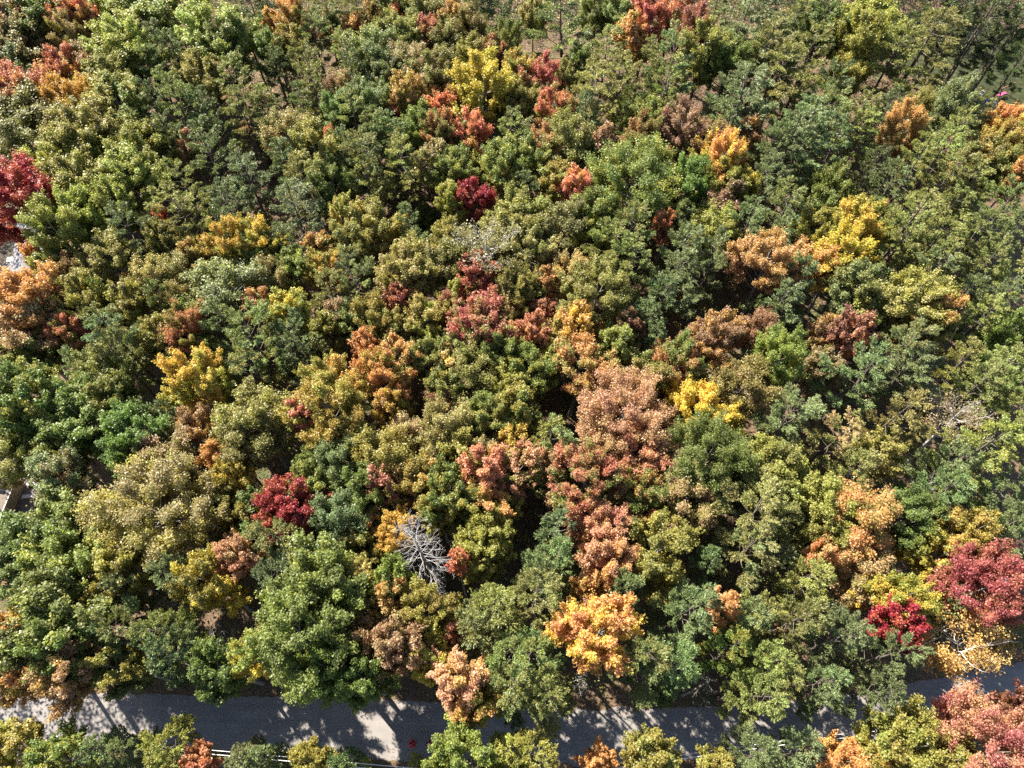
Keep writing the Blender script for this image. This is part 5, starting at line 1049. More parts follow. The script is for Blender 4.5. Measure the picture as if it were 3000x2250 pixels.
("m",-44.42,10.85,18.3,2.42,-0.02,0.02,(.569,.313,.108),(.284,.253,.057),1,"bright orange maple on the left edge just above the road"),
("m",-44.38,8.69,16.2,2.26,0.00,-0.02,(.233,.192,.039),(.530,.303,.107),1,"golden-olive and orange maple just below the bright orange maple on the left edge"),
("m",-38.69,8.57,17.3,2.63,0.00,-0.03,(.325,.203,.108),(.434,.282,.099),1,"russet and orange maple below and right of the bright orange maple on the left edge"),
("m",-42.19,8.63,15.9,1.64,0.00,-0.07,(.473,.260,.099),(.268,.190,.088),1,"orange and russet maple below and right of the bright orange maple on the left edge"),
("p",-35.33,15.13,16.3,2.31,-0.02,-0.00,(.144,.164,.070),(.147,.167,.069),0,"blue-green pine below the huge tan-olive tree"),
("p",-34.77,11.40,18.3,2.68,-0.00,-0.02,(.163,.172,.051),(.154,.194,.071),0,"yellowish-green and blue-green pine left of the grey dead sapling"),
("p",-30.96,11.04,17.9,3.06,0.01,0.02,(.178,.203,.056),(.180,.203,.055),0,"large yellowish green pine left of the grey dead sapling"),
("p",-31.07,9.09,17.8,2.83,0.04,0.01,(.122,.165,.065),(.126,.167,.064),0,"blue-green pine left of the grey dead sapling"),
("m",-37.80,14.95,15.6,1.84,-0.00,-0.01,(.256,.217,.046),(.206,.192,.049),1,"golden-olive and olive maple below and left of the huge tan-olive tree"),
("m",-35.51,9.03,16.5,2.36,0.01,-0.03,(.273,.249,.050),(.092,.122,.039),1,"golden-olive and deep-green maple well right of the bright orange maple on the left edge"),
("m",-28.48,16.07,17.5,2.79,0.00,0.00,(.207,.188,.044),(.569,.439,.077),1,"golden-olive and yellow maple just below and left of the dusty pink-brown maple"),
("D",-27.12,11.43,13.3,2.15,-0.00,0.01,(.191,.178,.128),(.193,.182,.116),0,"grey dead sapling with drooping bare twigs left of a lime-yellow maple by the road"),
("m",-25.92,8.49,17.1,2.34,-0.02,-0.01,(.133,.187,.041),(.080,.108,.033),0,"fresh-green and deep-green leafy tree just below the grey dead sapling"),
("m",-22.80,9.76,17.1,1.97,-0.00,-0.01,(.274,.289,.061),(.573,.429,.080),1,"lime-yellow maple standing close to the road on the left"),
("m",-42.93,1.65,14.4,2.58,0.01,0.04,(.271,.226,.048),(.290,.283,.062),1,"golden-olive and light-green maple well below the bright orange maple on the left edge"),
("m",-38.20,1.38,15.4,2.35,0.02,-0.02,(.145,.212,.046),(.256,.235,.048),1,"fresh-green and golden-olive maple below and right of the bright orange maple on the left edge"),
("p",-35.19,2.05,14.7,1.94,0.00,0.01,(.169,.226,.088),(.171,.225,.086),0,"blue-green pine well below and right of the bright orange maple on the left edge"),
("p",-29.71,1.61,15.7,2.55,0.00,0.02,(.232,.241,.050),(.230,.239,.050),0,"light green pine well below and left of the grey dead sapling"),
("p",-33.22,1.94,13.7,1.58,0.00,0.03,(.158,.189,.071),(.161,.190,.070),0,"small blue-green pine well below and left of the grey dead sapling"),
("m",-26.66,1.15,13.1,1.41,-0.02,-0.01,(.450,.186,.098),(.361,.193,.081),1,"small red-orange maple well below and left of the lime-yellow roadside maple"),
("p",-23.14,1.24,13.4,1.77,0.00,0.03,(.168,.184,.077),(.170,.185,.075),0,"small blue-green pine well below the lime-yellow roadside maple"),
("m",-17.86,14.84,20.0,4.03,0.01,0.04,(.117,.150,.035),(.239,.261,.056),0,"large fresh-green and light-green leafy tree just above the massive green roadside tree"),
("o",-18.19,10.53,20.7,4.34,0.01,0.02,(.148,.188,.047),(.210,.240,.054),0,"massive green roadside tree with a drooping lower skirt"),
("m",-16.05,8.62,18.5,3.00,-0.01,-0.01,(.142,.191,.039),(.145,.192,.039),0,"large fresh green leafy tree just below and right of the massive green roadside tree"),
("p",-22.45,16.08,17.4,2.60,0.01,0.02,(.108,.136,.060),(.113,.140,.060),0,"blue-green pine just below and right of the dusty pink-brown maple"),
("m",-14.52,16.36,15.5,1.65,0.02,-0.01,(.288,.244,.054),(.426,.339,.156),1,"small golden-olive and tan maple just above and left of the small tan-orange maple"),
("m",-11.37,15.91,17.2,2.04,0.01,0.01,(.142,.201,.043),(.261,.278,.058),0,"fresh-green and light-green leafy tree just above the small tan-orange maple"),
("m",-11.16,14.33,16.8,1.65,-0.00,0.00,(.439,.264,.082),(.269,.241,.092),1,"small tan-orange maple below the bleached dead tree"),
("D",-12.27,13.13,11.7,1.31,-0.02,-0.02,(.166,.169,.120),(.171,.174,.110),0,"small bare grey sapling in a dark gap below a tan-orange maple"),
("m",-8.32,12.85,17.0,2.95,-0.01,0.02,(.232,.189,.043),(.287,.266,.058),1,"golden-olive and light-green maple just below and right of the small tan-orange maple"),
("m",-7.48,9.91,15.8,2.19,-0.01,-0.00,(.272,.287,.059),(.517,.392,.074),1,"light-green and yellow maple just right of the rusty tan roadside maple"),
("m",-9.63,9.77,18.3,2.49,-0.03,0.04,(.316,.197,.109),(.316,.258,.123),1,"rusty tan maple with a ragged lower edge above the road"),
("m",-13.14,11.48,16.1,2.00,-0.00,-0.03,(.239,.168,.085),(.425,.267,.089),1,"russet and orange maple just below and left of the small bare sapling"),
("n",-5.45,12.12,13.7,1.28,-0.00,-0.00,(.580,.292,.188),(.437,.162,.109),1,"narrow salmon maple squeezed against a big pine above the road"),
("m",-4.56,7.60,17.8,2.37,0.00,-0.01,(.571,.346,.216),(.412,.253,.091),1,"salmon and orange maple leaning out over the road"),
("m",-3.45,7.57,16.3,2.31,0.00,-0.14,(.488,.278,.091),(.289,.285,.057),1,"orange and golden-olive maple just below and right of the salmon maple over the road"),
("p",-2.82,11.04,17.9,2.88,-0.03,0.03,(.205,.218,.069),(.177,.194,.082),0,"big feathery pine right of the narrow salmon maple above the road"),
("p",-1.95,13.83,18.8,2.91,0.02,0.01,(.232,.254,.069),(.231,.251,.068),0,"yellowish green pine just above the big feathery roadside pine"),
("p",0.30,10.01,17.8,3.04,-0.01,-0.01,(.187,.231,.068),(.188,.229,.067),0,"large yellowish green pine just right of the big feathery roadside pine"),
("p",-0.15,7.46,18.7,3.22,0.00,-0.04,(.202,.217,.064),(.133,.178,.069),0,"large yellowish-green and blue-green pine right of the salmon maple over the road"),
("m",-13.10,7.67,16.9,2.23,-0.00,-0.01,(.133,.181,.038),(.137,.182,.039),0,"fresh green leafy tree just below and left of the rusty tan roadside maple"),
("m",-3.79,0.37,17.6,2.87,0.00,0.06,(.157,.206,.046),(.255,.274,.059),0,"rounded green maple at the bottom edge right of the two walkers"),
("s",-14.45,0.78,3.6,0.78,0.00,0.28,(.324,.326,.071),(.306,.308,.068),0,"tiny spire-topped spruce at the bottom edge, the nearer to the two walkers' left"),
("s",-9.13,0.51,6.2,1.04,0.00,0.25,(.248,.241,.052),(.241,.236,.052),0,"slim spruce whose tip touches the walker in the red coat"),
("m",-17.30,0.92,13.8,1.79,0.00,0.02,(.270,.237,.046),(.245,.226,.048),1,"golden-olive maple left of the tiny spruce at the bottom"),
("p",-0.27,0.34,14.7,2.21,0.00,0.15,(.312,.323,.070),(.306,.316,.069),0,"light green pine just right of the rounded green maple by the walkers"),
("p",-14.76,0.90,13.2,1.30,-0.02,-0.01,(.129,.188,.066),(.133,.189,.065),0,"small blue-green pine just left of the tiny spruce at the bottom"),
("p",-21.49,1.08,13.0,1.49,-0.02,0.02,(.153,.190,.074),(.156,.191,.073),0,"small blue-green pine left of the tiny spruce at the bottom"),
("p",1.94,14.43,19.6,3.38,0.03,0.00,(.221,.225,.076),(.220,.224,.074),0,"large yellowish green pine above and right of the big feathery roadside pine"),
("p",1.80,10.23,19.1,3.19,0.00,-0.04,(.212,.252,.066),(.130,.178,.061),0,"large yellowish-green and blue-green pine right of the big feathery roadside pine"),
("p",2.78,7.36,18.7,2.75,0.00,-0.07,(.186,.198,.059),(.187,.198,.059),0,"yellowish green pine just left of the small spiky bare tree"),
("m",7.42,11.50,20.6,3.38,0.00,-0.02,(.577,.307,.124),(.544,.395,.067),1,"large amber-orange maple standing between pines above the road"),
("m",7.14,15.58,14.8,1.21,-0.02,0.02,(.460,.290,.102),(.368,.260,.083),1,"small orange maple just above the large amber-orange maple"),
("p",10.15,14.93,17.8,2.27,0.02,-0.01,(.155,.200,.073),(.158,.200,.071),0,"blue-green pine just above and right of the large amber-orange maple"),
("p",15.00,13.27,18.5,3.58,0.05,-0.01,(.146,.195,.073),(.149,.196,.072),0,"large blue-green pine just left of the small peach-orange maple"),
("p",11.77,9.46,19.8,3.34,-0.03,-0.02,(.190,.204,.059),(.139,.167,.059),0,"large yellowish-green and blue-green pine below and right of the large amber-orange maple"),
("p",14.71,9.01,17.3,2.85,0.01,-0.05,(.138,.205,.068),(.141,.205,.067),0,"blue-green pine just above and left of the brushy bare tree by the road"),
("m",19.10,13.41,17.1,1.54,0.00,0.01,(.496,.286,.105),(.522,.272,.161),1,"small peach-orange maple tucked between pines right of the amber-orange one"),
("p",19.93,10.03,17.8,2.28,-0.04,0.01,(.255,.260,.054),(.126,.177,.039),0,"light-green and fresh-green pine just below the small peach-orange maple"),
("p",22.06,12.45,17.7,2.42,-0.01,0.01,(.167,.207,.082),(.169,.207,.080),0,"blue-green pine just right of the small peach-orange maple"),
("D",17.64,7.53,12.9,1.94,-0.01,-0.01,(.287,.283,.193),(.274,.271,.172),0,"brushy bare tree with pale splayed limbs beside the road"),
("D",6.40,8.19,11.6,1.35,0.02,0.03,(.286,.253,.160),(.274,.246,.144),0,"small spiky bare tree in the shade below the amber-orange maple"),
("p",22.85,9.12,17.8,2.55,0.00,-0.02,(.229,.272,.077),(.228,.268,.075),0,"yellowish green pine right of the brushy bare tree by the road"),
("p",21.19,7.28,18.6,3.02,0.00,-0.09,(.221,.255,.077),(.220,.252,.075),0,"large yellowish green pine right of the brushy bare tree by the road"),
("p",1.82,0.32,16.1,2.99,0.00,0.11,(.296,.286,.056),(.184,.175,.052),0,"large light-green and yellowish-green pine right of the rounded green maple by the walkers"),
("m",7.34,0.29,14.2,1.39,0.00,0.07,(.559,.323,.112),(.349,.155,.072),1,"small orange and red-orange maple left of the golden-olive maple at the bottom edge"),
("m",11.49,0.42,16.5,2.29,0.00,0.07,(.274,.241,.054),(.203,.201,.050),1,"golden-olive maple at the bottom edge with an orange-red bush to its left"),
("p",20.72,0.86,15.8,2.45,0.00,0.07,(.145,.177,.072),(.148,.179,.071),0,"blue-green pine left of the apricot bottom maple"),
("m",17.62,0.64,13.3,1.40,0.00,0.03,(.279,.245,.054),(.251,.231,.052),1,"small golden-olive maple right of the golden-olive maple at the bottom edge"),
("p",25.96,13.12,18.3,2.52,-0.00,-0.02,(.168,.171,.057),(.170,.173,.056),0,"yellowish green pine right of the small peach-orange maple"),
("p",28.38,10.79,19.0,3.12,0.04,0.00,(.151,.179,.075),(.154,.180,.074),0,"large blue-green pine left of the vivid crimson maple on the right"),
("p",32.95,9.58,18.6,3.01,0.01,-0.02,(.141,.173,.068),(.144,.175,.067),0,"large blue-green pine just below the vivid crimson maple on the right"),
("p",23.28,7.67,18.0,3.17,0.00,0.02,(.198,.205,.061),(.198,.205,.060),0,"large yellowish green pine below and right of the small peach-orange maple"),
("p",26.82,7.64,17.1,2.34,0.00,-0.03,(.155,.206,.081),(.158,.206,.080),0,"blue-green pine above the apricot bottom maple"),
("p",22.84,12.17,17.6,2.23,-0.02,0.03,(.260,.258,.079),(.257,.255,.077),0,"yellowish green pine just right of the small peach-orange maple"),
("m",34.82,14.78,17.6,2.65,0.03,-0.04,(.242,.274,.048),(.469,.318,.065),1,"light-green and yellow maple just above the vivid crimson maple on the right"),
("m",34.54,12.24,17.6,2.09,0.01,0.01,(.348,.036,.048),(.316,.073,.048),1,"vivid crimson maple beside the white trunks of a pale orange birch"),
("B",41.13,11.40,16.2,3.93,-0.01,-0.01,(.573,.359,.104),(.411,.310,.150),0,"pale orange birch with white trunks leaning toward the road bend"),
("p",44.72,12.50,17.4,2.33,0.01,0.01,(.220,.209,.067),(.219,.208,.066),0,"yellowish green pine just below and right of the large dusky rose-red tree"),
("p",39.43,13.46,16.0,2.09,0.04,-0.01,(.144,.181,.070),(.147,.182,.069),0,"blue-green pine just above and left of the pale orange birch"),
("o",40.07,2.10,17.2,4.57,-0.01,-0.03,(.374,.138,.115),(.418,.240,.132),0,"wide dusty rose-pink tree filling the bottom right corner"),
("m",32.44,2.08,18.0,3.31,0.01,0.02,(.265,.235,.048),(.214,.230,.053),1,"broad golden-green maple at the bottom edge left of the rose-pink corner tree"),
("m",36.67,1.31,14.9,2.56,0.00,0.01,(.259,.208,.045),(.245,.252,.058),1,"golden-olive and light-green maple just right of the broad golden-green bottom maple"),
("m",27.71,1.25,15.6,2.05,-0.01,-0.01,(.571,.300,.106),(.415,.260,.082),1,"apricot-orange maple at the bottom edge left of the broad golden-green one"),
("m",31.05,1.21,14.6,1.78,0.01,-0.01,(.355,.286,.064),(.531,.285,.103),1,"golden-olive and orange maple just below and left of the broad golden-green bottom maple"),
("p",24.66,1.14,15.7,2.19,0.00,0.08,(.177,.221,.099),(.179,.221,.096),0,"blue-green pine just left of the apricot bottom maple"),
("m",44.22,4.05,15.1,1.62,0.00,0.09,(.162,.061,.034),(.164,.069,.035),1,"wine-red maple just above and right of the wide rose-pink corner tree"),
("p",31.50,8.13,17.8,2.40,0.00,-0.13,(.127,.149,.065),(.131,.152,.064),0,"blue-green pine above and left of the broad golden-green bottom maple"),
("p",64.82,95.35,17.8,3.46,-0.03,0.02,(.075,.092,.028),(.082,.098,.029),0,"shade-darkened pine just right of the great spreading pine"),  # pines from here down: leaf colour darkened to carry the corner's shade
("p",69.63,97.86,18.1,4.13,0.03,-0.02,(.072,.083,.029),(.079,.090,.030),0,"shade-darkened pine right of the great spreading pine"),
("p",74.33,97.49,16.2,3.53,-0.03,-0.01,(.074,.103,.031),(.082,.109,.032),0,"shade-darkened pine above the tan roof in the upper right"),
("p",74.92,93.09,16.2,3.14,0.00,-0.04,(.077,.112,.030),(.084,.117,.031),0,"shade-darkened pine above and right of the tan roof in the upper right"),
("p",64.17,102.28,18.2,3.89,-0.01,0.03,(.087,.106,.034),(.093,.112,.035),0,"shade-darkened pine just above the great spreading pine"),
]

def add_tree(i, row):
    kind, x, y, h, rad, lx, ly, c1, c2, maple, label = row
    rr = random.Random(i * 7 + 3)
    name = NAMES.get(kind) or ("maple_tree" if maple else "broadleaf_tree")
    cat = CATS.get(kind) or ("maple" if maple else "tree")
    rz = rr.uniform(0, 6.283)
    root = bpy.data.objects.new(name, None)
    COL.objects.link(root)
    root.empty_display_size = 0.3
    root.location = (x, y, 0)
    root["label"] = label; root["category"] = cat; root["group"] = GROUPS[kind]
    tilt = Vector((lx, ly, 1.0)).normalized()
    q = Vector((0, 0, 1)).rotation_difference(tilt) @ Matrix.Rotation(rz, 3, 'Z').to_quaternion()
    root.rotation_mode = 'QUATERNION'; root.rotation_quaternion = q
    if kind == 'D':
        big = h > 20
        tb, limbs = skeleton(900 + i, rad, h, 58 if big else 18, 0.42 if big else 0.3, -0.05, 2)
        bark = M_SILVER if big or i % 2 else M_GREYBARK
        obj("trunk", tb.mesh("trunk", M_GREYBARK), root)
        for t in limbs: obj("limb", t.mesh("limb", bark), root)
        return
    if kind == 'B':
        sh = SHAPES["b"][-1]
        for k in range(4):
            t = Tubes(); a = 0.5 + k * 1.5; r_ = np.random.default_rng(70 + k)
            zs = np.linspace(-0.1, h * 0.86, 7)
            dx = math.cos(a) * rad * 0.5; dy = math.sin(a) * rad * 0.5
            t.add(np.stack([0.15 * math.cos(a) + dx * (zs / h) ** 1.3, 0.15 * math.sin(a) + dy * (zs / h) ** 1.3, zs], 1), np.linspace(0.15, 0.04, 7), 6)
            for j in range(7):
                z = h * r_.uniform(0.4, 0.8); p = np.array([0.15 * math.cos(a) + dx * (z / h) ** 1.3, 0.15 * math.sin(a) + dy * (z / h) ** 1.3, z])
                branch(r_, t, p, unit(r_.normal(size=(1, 3)) + np.array([[dx * 0.4, dy * 0.4, 0.5]]))[0], rad * 0.6, 0.05, 1)
            obj("trunk", t.mesh("trunk", M_BIRCH), root)
        c, tb = broadleaf(4242, rad, h, h * 0.45, 9000, 0.18, fine=True)
        co = obj("crown", c, root)
    else:
        opts = SHAPES[kind]
        best = min(abs(math.log(s[0] / rad)) for s in opts)
        near = [s for s in opts if abs(math.log(s[0] / rad)) < best + 0.02]
        R, H, c, t = near[rr.randrange(len(near))]
        root.scale = (rad / R, rad / R, h / H)
        obj("trunk", t, root)
        co = obj("crown", c, root)
    co.color = (*c1, 1)
    co["tint"] = c2

for i, row in enumerate(TREES):
    add_tree(i, row)

# ------------------------------------------------------------------ undergrowth, surrounding forest, fallen leaves
def clear_of(x, y, m=0.0):
    """True where saplings may stand: off the road, the yards and the houses"""
    t = road_y(x, ROAD_TOP); b = road_y(x, ROAD_BOT)
    ok = (y > t + 0.9 + m) | (y < b - 0.9 - m)
    def out(cx, cy, rx, ry, rz):
        dx, dy = x - cx, y - cy
        u = dx * math.cos(rz) + dy * math.sin(rz); v = -dx * math.sin(rz) + dy * math.cos(rz)
        return (u / rx) ** 2 + (v / ry) ** 2 > 1
    return ok & out(84, 104, 22, 13, -0.5) & out(-81, 111, 4, 10, 0.3) & out(-71, 62, 6.5, 11, 0.2) & out(-59, 28, 4, 6, 0.1)

def leaf_clumps(name, seed, cx, cy, cz, cr, per, ls, mat, flat=0.7):
    r = np.random.default_rng(seed)
    idx = np.repeat(np.arange(len(cx)), per); n = len(idx)
    u = rand_unit(r, n) * (r.uniform(0, 1, n) ** 0.4)[:, None] * cr[idx][:, None]
    P = np.stack([cx[idx], cy[idx], cz[idx]], 1) + u * np.array([1, 1, flat])
    P[:, 2] = np.maximum(P[:, 2], 0.05)
    Nn = unit(u * 0.5 + np.array([0, 0, 0.8]) + r.normal(0, 0.5, (n, 3)))
    s = ls * r.uniform(0.6, 1.4, n)
    v, f = leaves(P, Nn, rand_unit(r, n), s, s * 0.68)
    cr_ = r.uniform(0, 1, len(cx))
    data = np.stack([r.uniform(0, 1, n), np.clip(cr_[idx] + r.normal(0, 0.05, n), 0, 1), np.full(n, 0.5)], 1)
    return mesh_np(name, v, f, 4, [mat], attr=data)

n0 = 12500
ux = rng.uniform(-1, 1, n0); uy = np.where(np.arange(n0) < 7200, rng.uniform(-6, 128, n0), rng.uniform(85, 130, n0))
ux = ux * (54 + 0.36 * np.maximum(uy, 0))
k = clear_of(ux, uy)
ux, uy = ux[k], uy[k]
ucr = rng.uniform(0.5, 1.2, len(ux)); uz = 0.4 + 8.6 * rng.uniform(0, 1, len(ux)) ** 0.9
edge = np.minimum(np.abs(uy - road_y(ux, ROAD_TOP)), np.abs(uy - road_y(ux, ROAD_BOT)))
uz = np.where(edge < 3.0, np.minimum(uz, 0.6 + 0.5 * edge), uz)
obj("undergrowth", leaf_clumps("undergrowth", 21, ux, uy, uz, ucr, 26, 0.205, M_UNDER), kind="stuff", label="mixed green and russet saplings and shrubs under the trees", cat="undergrowth")

# the forest goes on outside the picture
fx, fy = [], []
while len(fx) < 520:
    x, y = rng.uniform(-125, 118), (rng.uniform(125, 142) if rng.uniform() < 0.4 else rng.uniform(-20, 158))
    lim = 56 + 0.36 * max(y, 0)
    sunny = x < -lim or y > 125
    if (abs(x) > lim or y > 125 or y < -9) and abs(x) < lim + (24 if sunny else 12) and y < 156:
        if road_y(x, ROAD_BOT) - 2 < y < road_y(x, ROAD_TOP) + 2: continue
        if not sunny and rng.uniform() < 0.5: continue
        if all((x - a) ** 2 + (y - b) ** 2 > (5 if y > 122 and y < 140 and abs(x) < 100 else 11) for a, b in zip(fx, fy)): fx.append(x); fy.append(y)
tall = [(-79, 72), (-82, 66), (-80, 78), (-84, 73), (-77, 84), (-84, 60), (-76, 76), (-86, 68), (62, 126), (66, 122), (70, 127), (74, 131), (66, 131), (78, 128), (60, 131), (71, 119), (82, 132), (86, 127), (75, 122),
        (-54, 14), (-58, 16), (-62, 14), (-57, 20), (-63, 19), (-66, 16), (-53, 19), (-60, 12.5), (-62, 38), (-64, 34), (-66, 40), (-84, 78), (-88, 74), (-88, 80), (-92, 78), (-91, 70), (-94, 83), (-88, 118), (-92, 114), (-86, 124), (-90, 122)]
fx, fy = np.array([t[0] for t in tall] + fx, float), np.array([t[1] for t in tall] + fy, float)
fh = rng.uniform(10, 18, len(fx)); fh[:len(tall)] = rng.uniform(19, 23, len(tall)); per = 10
pern = np.full(len(fx), per); pern[:len(tall)] = 26
cidx = np.repeat(np.arange(len(fx)), pern); m_ = len(cidx)
dd = rand_unit(rng, m_)
ccx = fx[cidx] + dd[:, 0] * 2.0; ccy = fy[cidx] + dd[:, 1] * 2.0; ccz = fh[cidx] * (1 - 0.72 * rng.uniform(0, 1, m_) ** 1.2) - 1.0
far = obj("surrounding_forest", leaf_clumps("surrounding_forest", 33, ccx, ccy, ccz, rng.uniform(0.9, 1.5, m_), 30, 0.33, M_FAR, 1.0), kind="stuff", label="mixed forest continuing beyond the picture", cat="forest")

nl = 9000
lx = rng.uniform(-70, 70, nl); sgn = rng.uniform(size=nl) < 0.55
off = np.abs(rng.normal(0, 0.55, nl)) * np.where(rng.uniform(size=nl) < 0.7, -1, 1)
ly = np.where(sgn, road_y(lx, ROAD_TOP) - off * 1.0, road_y(lx, ROAD_BOT) + off * 1.0)
ln = rng.uniform(0.07, 0.15, nl)
v, f = leaves(np.stack([lx, ly, rng.uniform(0.07, 0.12, nl)], 1), unit(np.array([0, 0, 1.0]) + rng.normal(0, 0.3, (nl, 3))), rand_unit(rng, nl), ln, ln * 0.7)
obj("fallen_leaves", mesh_np("fallen_leaves", v, f, 4, [M_LITTER], attr=rng.uniform(0, 1, (nl, 3))), kind="stuff", label="brown and red fallen leaves along both road edges", cat="leaves")

# ------------------------------------------------------------------ houses
M_SHINGLE = plain("grey_shingles", (0.2, 0.195, 0.21), 0.9, 0.18, 6.0)
M_TANROOF = plain("tan_roof", (0.26, 0.215, 0.175), 0.9, 0.15, 4.0)
M_SIDING = plain("tan_siding", (0.42, 0.34, 0.24), 0.85, 0.1, 5.0)
M_BLUE = plain("blue_siding", (0.045, 0.07, 0.16), 0.8, 0.15, 4.0)
M_WHITE = plain("white_paint", (0.72, 0.72, 0.72), 0.6, 0.08, 5.0)
M_BLACK = plain("black_metal", (0.02, 0.02, 0.022), 0.5, 0.2, 5.0)
M_GLASS = plain("dark_glass", (0.015, 0.018, 0.022), 0.12, 0.1, 2.0, spec=0.6)
M_WOOD = plain("stained_wood", (0.16, 0.085, 0.06), 0.85, 0.3, 6.0)
M_DECK = plain("grey_deck_wood", (0.27, 0.26, 0.26), 0.85, 0.25, 6.0)
M_PINK = plain("pink_plastic", (0.6, 0.08, 0.2), 0.5, 0.1, 5.0)
M_TARP = plain("blue_tarp", (0.02, 0.10, 0.48), 0.4, 0.2, 4.0)
M_STEEL = plain("galvanised_steel", (0.55, 0.55, 0.56), 0.4, 0.1, 6.0, metal=0.6)

def empty(name, loc, rz, label, cat, group=None):
    o = obj(name, None, None, loc, (0, 0, rz), label=label, cat=cat, group=group)
    o.empty_display_size = 0.3
    return o

def gable_roof(name, mat, w_, l_, z0, z1, over=0.25, th=0.08, x0=0.0):
    """two slabs meeting at a ridge along local Y"""
    def b(bm):
        for s in (-1, 1):
            xe = x0 + s * (w_ / 2 + over)
            ze = z0 - (z1 - z0) * over / (w_ / 2)
            vs = []
            for y in (-l_ / 2 - over, l_ / 2 + over):
                vs += [bm.verts.new((x0, y, z1 + th)), bm.verts.new((xe, y, ze + th)), bm.verts.new((xe, y, ze)), bm.verts.new((x0, y, z1))]
            a, c = vs[:4], vs[4:]
            for i in range(4):
                bm.faces.new((a[i], a[(i + 1) % 4], c[(i + 1) % 4], c[i]))
            bm.faces.new(a); bm.faces.new(c[::-1])
    return bm_mesh(name, b, mat)

# long grey-roofed house at the left edge
hA = empty("house", (-67.1, 63.6, 0), math.radians(13.6), "long narrow house with a grey shingle roof under the crimson maple at the left edge", "house")
obj("wall", boxmesh("wall", M_SIDING, ((0, 0, 1.45), (3.0, 13.0, 2.9))), hA)
rfA = obj("roof", gable_roof("roof", M_SHINGLE, 3.0, 13.0, 2.92, 3.45), hA)
obj("vent", boxmesh("vent", M_BLACK, ((-0.35, 3.0, 3.6), (0.34, 0.34, 0.3)), bev=0.04), rfA)
obj("vent", boxmesh("vent", M_BLACK, ((0.75, 0.4, 3.45), (0.42, 0.3, 0.26)), bev=0.04), rfA)
def pipe(bm): bmesh.ops.create_cone(bm, cap_ends=True, segments=10, radius1=0.1, radius2=0.1, depth=0.6, matrix=Matrix.Translation((-0.6, 3.3, 3.6)))
obj("pipe", bm_mesh("pipe", pipe, M_WHITE), rfA)
wing = obj("wing", boxmesh("wing", M_SIDING, ((2.35, 0.3, 1.3), (1.7, 3.0, 2.6))), hA)
def shed_roof(bm):
    vs = [(1.45, -1.4, 3.02), (1.45, 2.0, 3.02), (3.4, 2.0, 2.62), (3.4, -1.4, 2.62)]
    a = [bm.verts.new(v) for v in vs]; c = [bm.verts.new((x, y, z + 0.08)) for x, y, z in vs]
    bm.faces.new(a[::-1]); bm.faces.new(c)
    for i in range(4): bm.faces.new((a[i], a[(i + 1) % 4], c[(i + 1) % 4], c[i]))
obj("wing_roof", bm_mesh("wing_roof", shed_roof, M_SHINGLE), wing)
for yy in (-4.0, -1.0, 4.2):
    wn = obj("window", boxmesh("window", M_WHITE, ((-1.52, yy, 1.7), (0.06, 1.1, 1.1))), hA)
    obj("pane", boxmesh("pane", M_GLASS, ((-1.56, yy, 1.7), (0.03, 0.92, 0.92))), wn)
dk = empty("deck", (-70.4, 62.2, 0), math.radians(13.6), "dark wooden deck with railings along the shaded side of the grey-roofed house", "deck")
for k in range(9):
    obj("plank", boxmesh("plank", M_DECK, ((-0.8 + k * 0.21, 0, 0.62), (0.19, 3.4, 0.05))), dk)
for k in range(6):
    obj("post", boxmesh("post", M_DECK, ((-0.95, -1.65 + k * 0.66, 0.75), (0.08, 0.08, 1.5))), dk)
obj("rail", boxmesh("rail", M_DECK, ((-0.95, 0, 1.53), (0.12, 3.5, 0.06))), dk)
tb_ = empty("table", (-70.1, 63.6, 0.65), 0.2, "white topped table standing on the shaded deck", "table")
obj("tabletop", boxmesh("tabletop", M_WHITE, ((0, 0, 0.72), (1.3, 0.8, 0.05)), bev=0.02), tb_)
for sx in (-0.55, 0.55):
    for sy in (-0.32, 0.32): obj("leg", boxmesh("leg", M_BLACK, ((sx, sy, 0.35), (0.05, 0.05, 0.7))), tb_)

# tan roof strip at the lower left edge
hB = empty("house", (-59.6, 27.0, 0), math.radians(-3), "house with a tan lean-to roof and grey main roof cut by the left edge", "house")
obj("wall", boxmesh("wall", M_SIDING, ((-1.2, 0, 1.3), (5.0, 7.6, 2.6))), hB)
obj("main_roof", gable_roof("main_roof", M_SHINGLE, 4.0, 7.8, 3.5, 4.3, x0=-1.4), hB)
def lean(bm):
    vs = [(0.72, -4.0, 3.42), (0.72, 4.0, 3.42), (2.05, 4.0, 2.8), (2.05, -4.0, 2.8)]
    a = [bm.verts.new(v) for v in vs]; c = [bm.verts.new((x, y, z + 0.07)) for x, y, z in vs]
    bm.faces.new(a[::-1]); bm.faces.new(c)
    for i in range(4): bm.faces.new((a[i], a[(i + 1) % 4], c[(i + 1) % 4], c[i]))
pr_ = obj("porch_roof", bm_mesh("porch_roof", lean, M_TANROOF), hB)
obj("gutter", boxmesh("gutter", M_WHITE, ((2.1, 0, 2.8), (0.1, 8.0, 0.1))), pr_)
for yy in (1.6, 2.1):
    def sk(bm, yy=yy): 
        box(bm, (0, 0, 0), (0.62, 0.38, 0.06))
        bmesh.ops.transform(bm, matrix=Matrix.Translation((1.35, yy, 3.24)) @ Matrix.Rotation(math.radians(25), 4, 'Y'), verts=bm.verts)
    obj("skylight", bm_mesh("skylight", sk, M_GLASS), pr_)
obj("vent", boxmesh("vent", M_BLACK, ((1.3, -2.4, 3.3), (0.3, 0.14, 0.22)), bev=0.03), pr_)
for yy in (-3.8, 0.0, 3.8):
    obj("post", boxmesh("post", M_WHITE, ((1.95, yy, 1.38), (0.1, 0.1, 2.76))), hB)
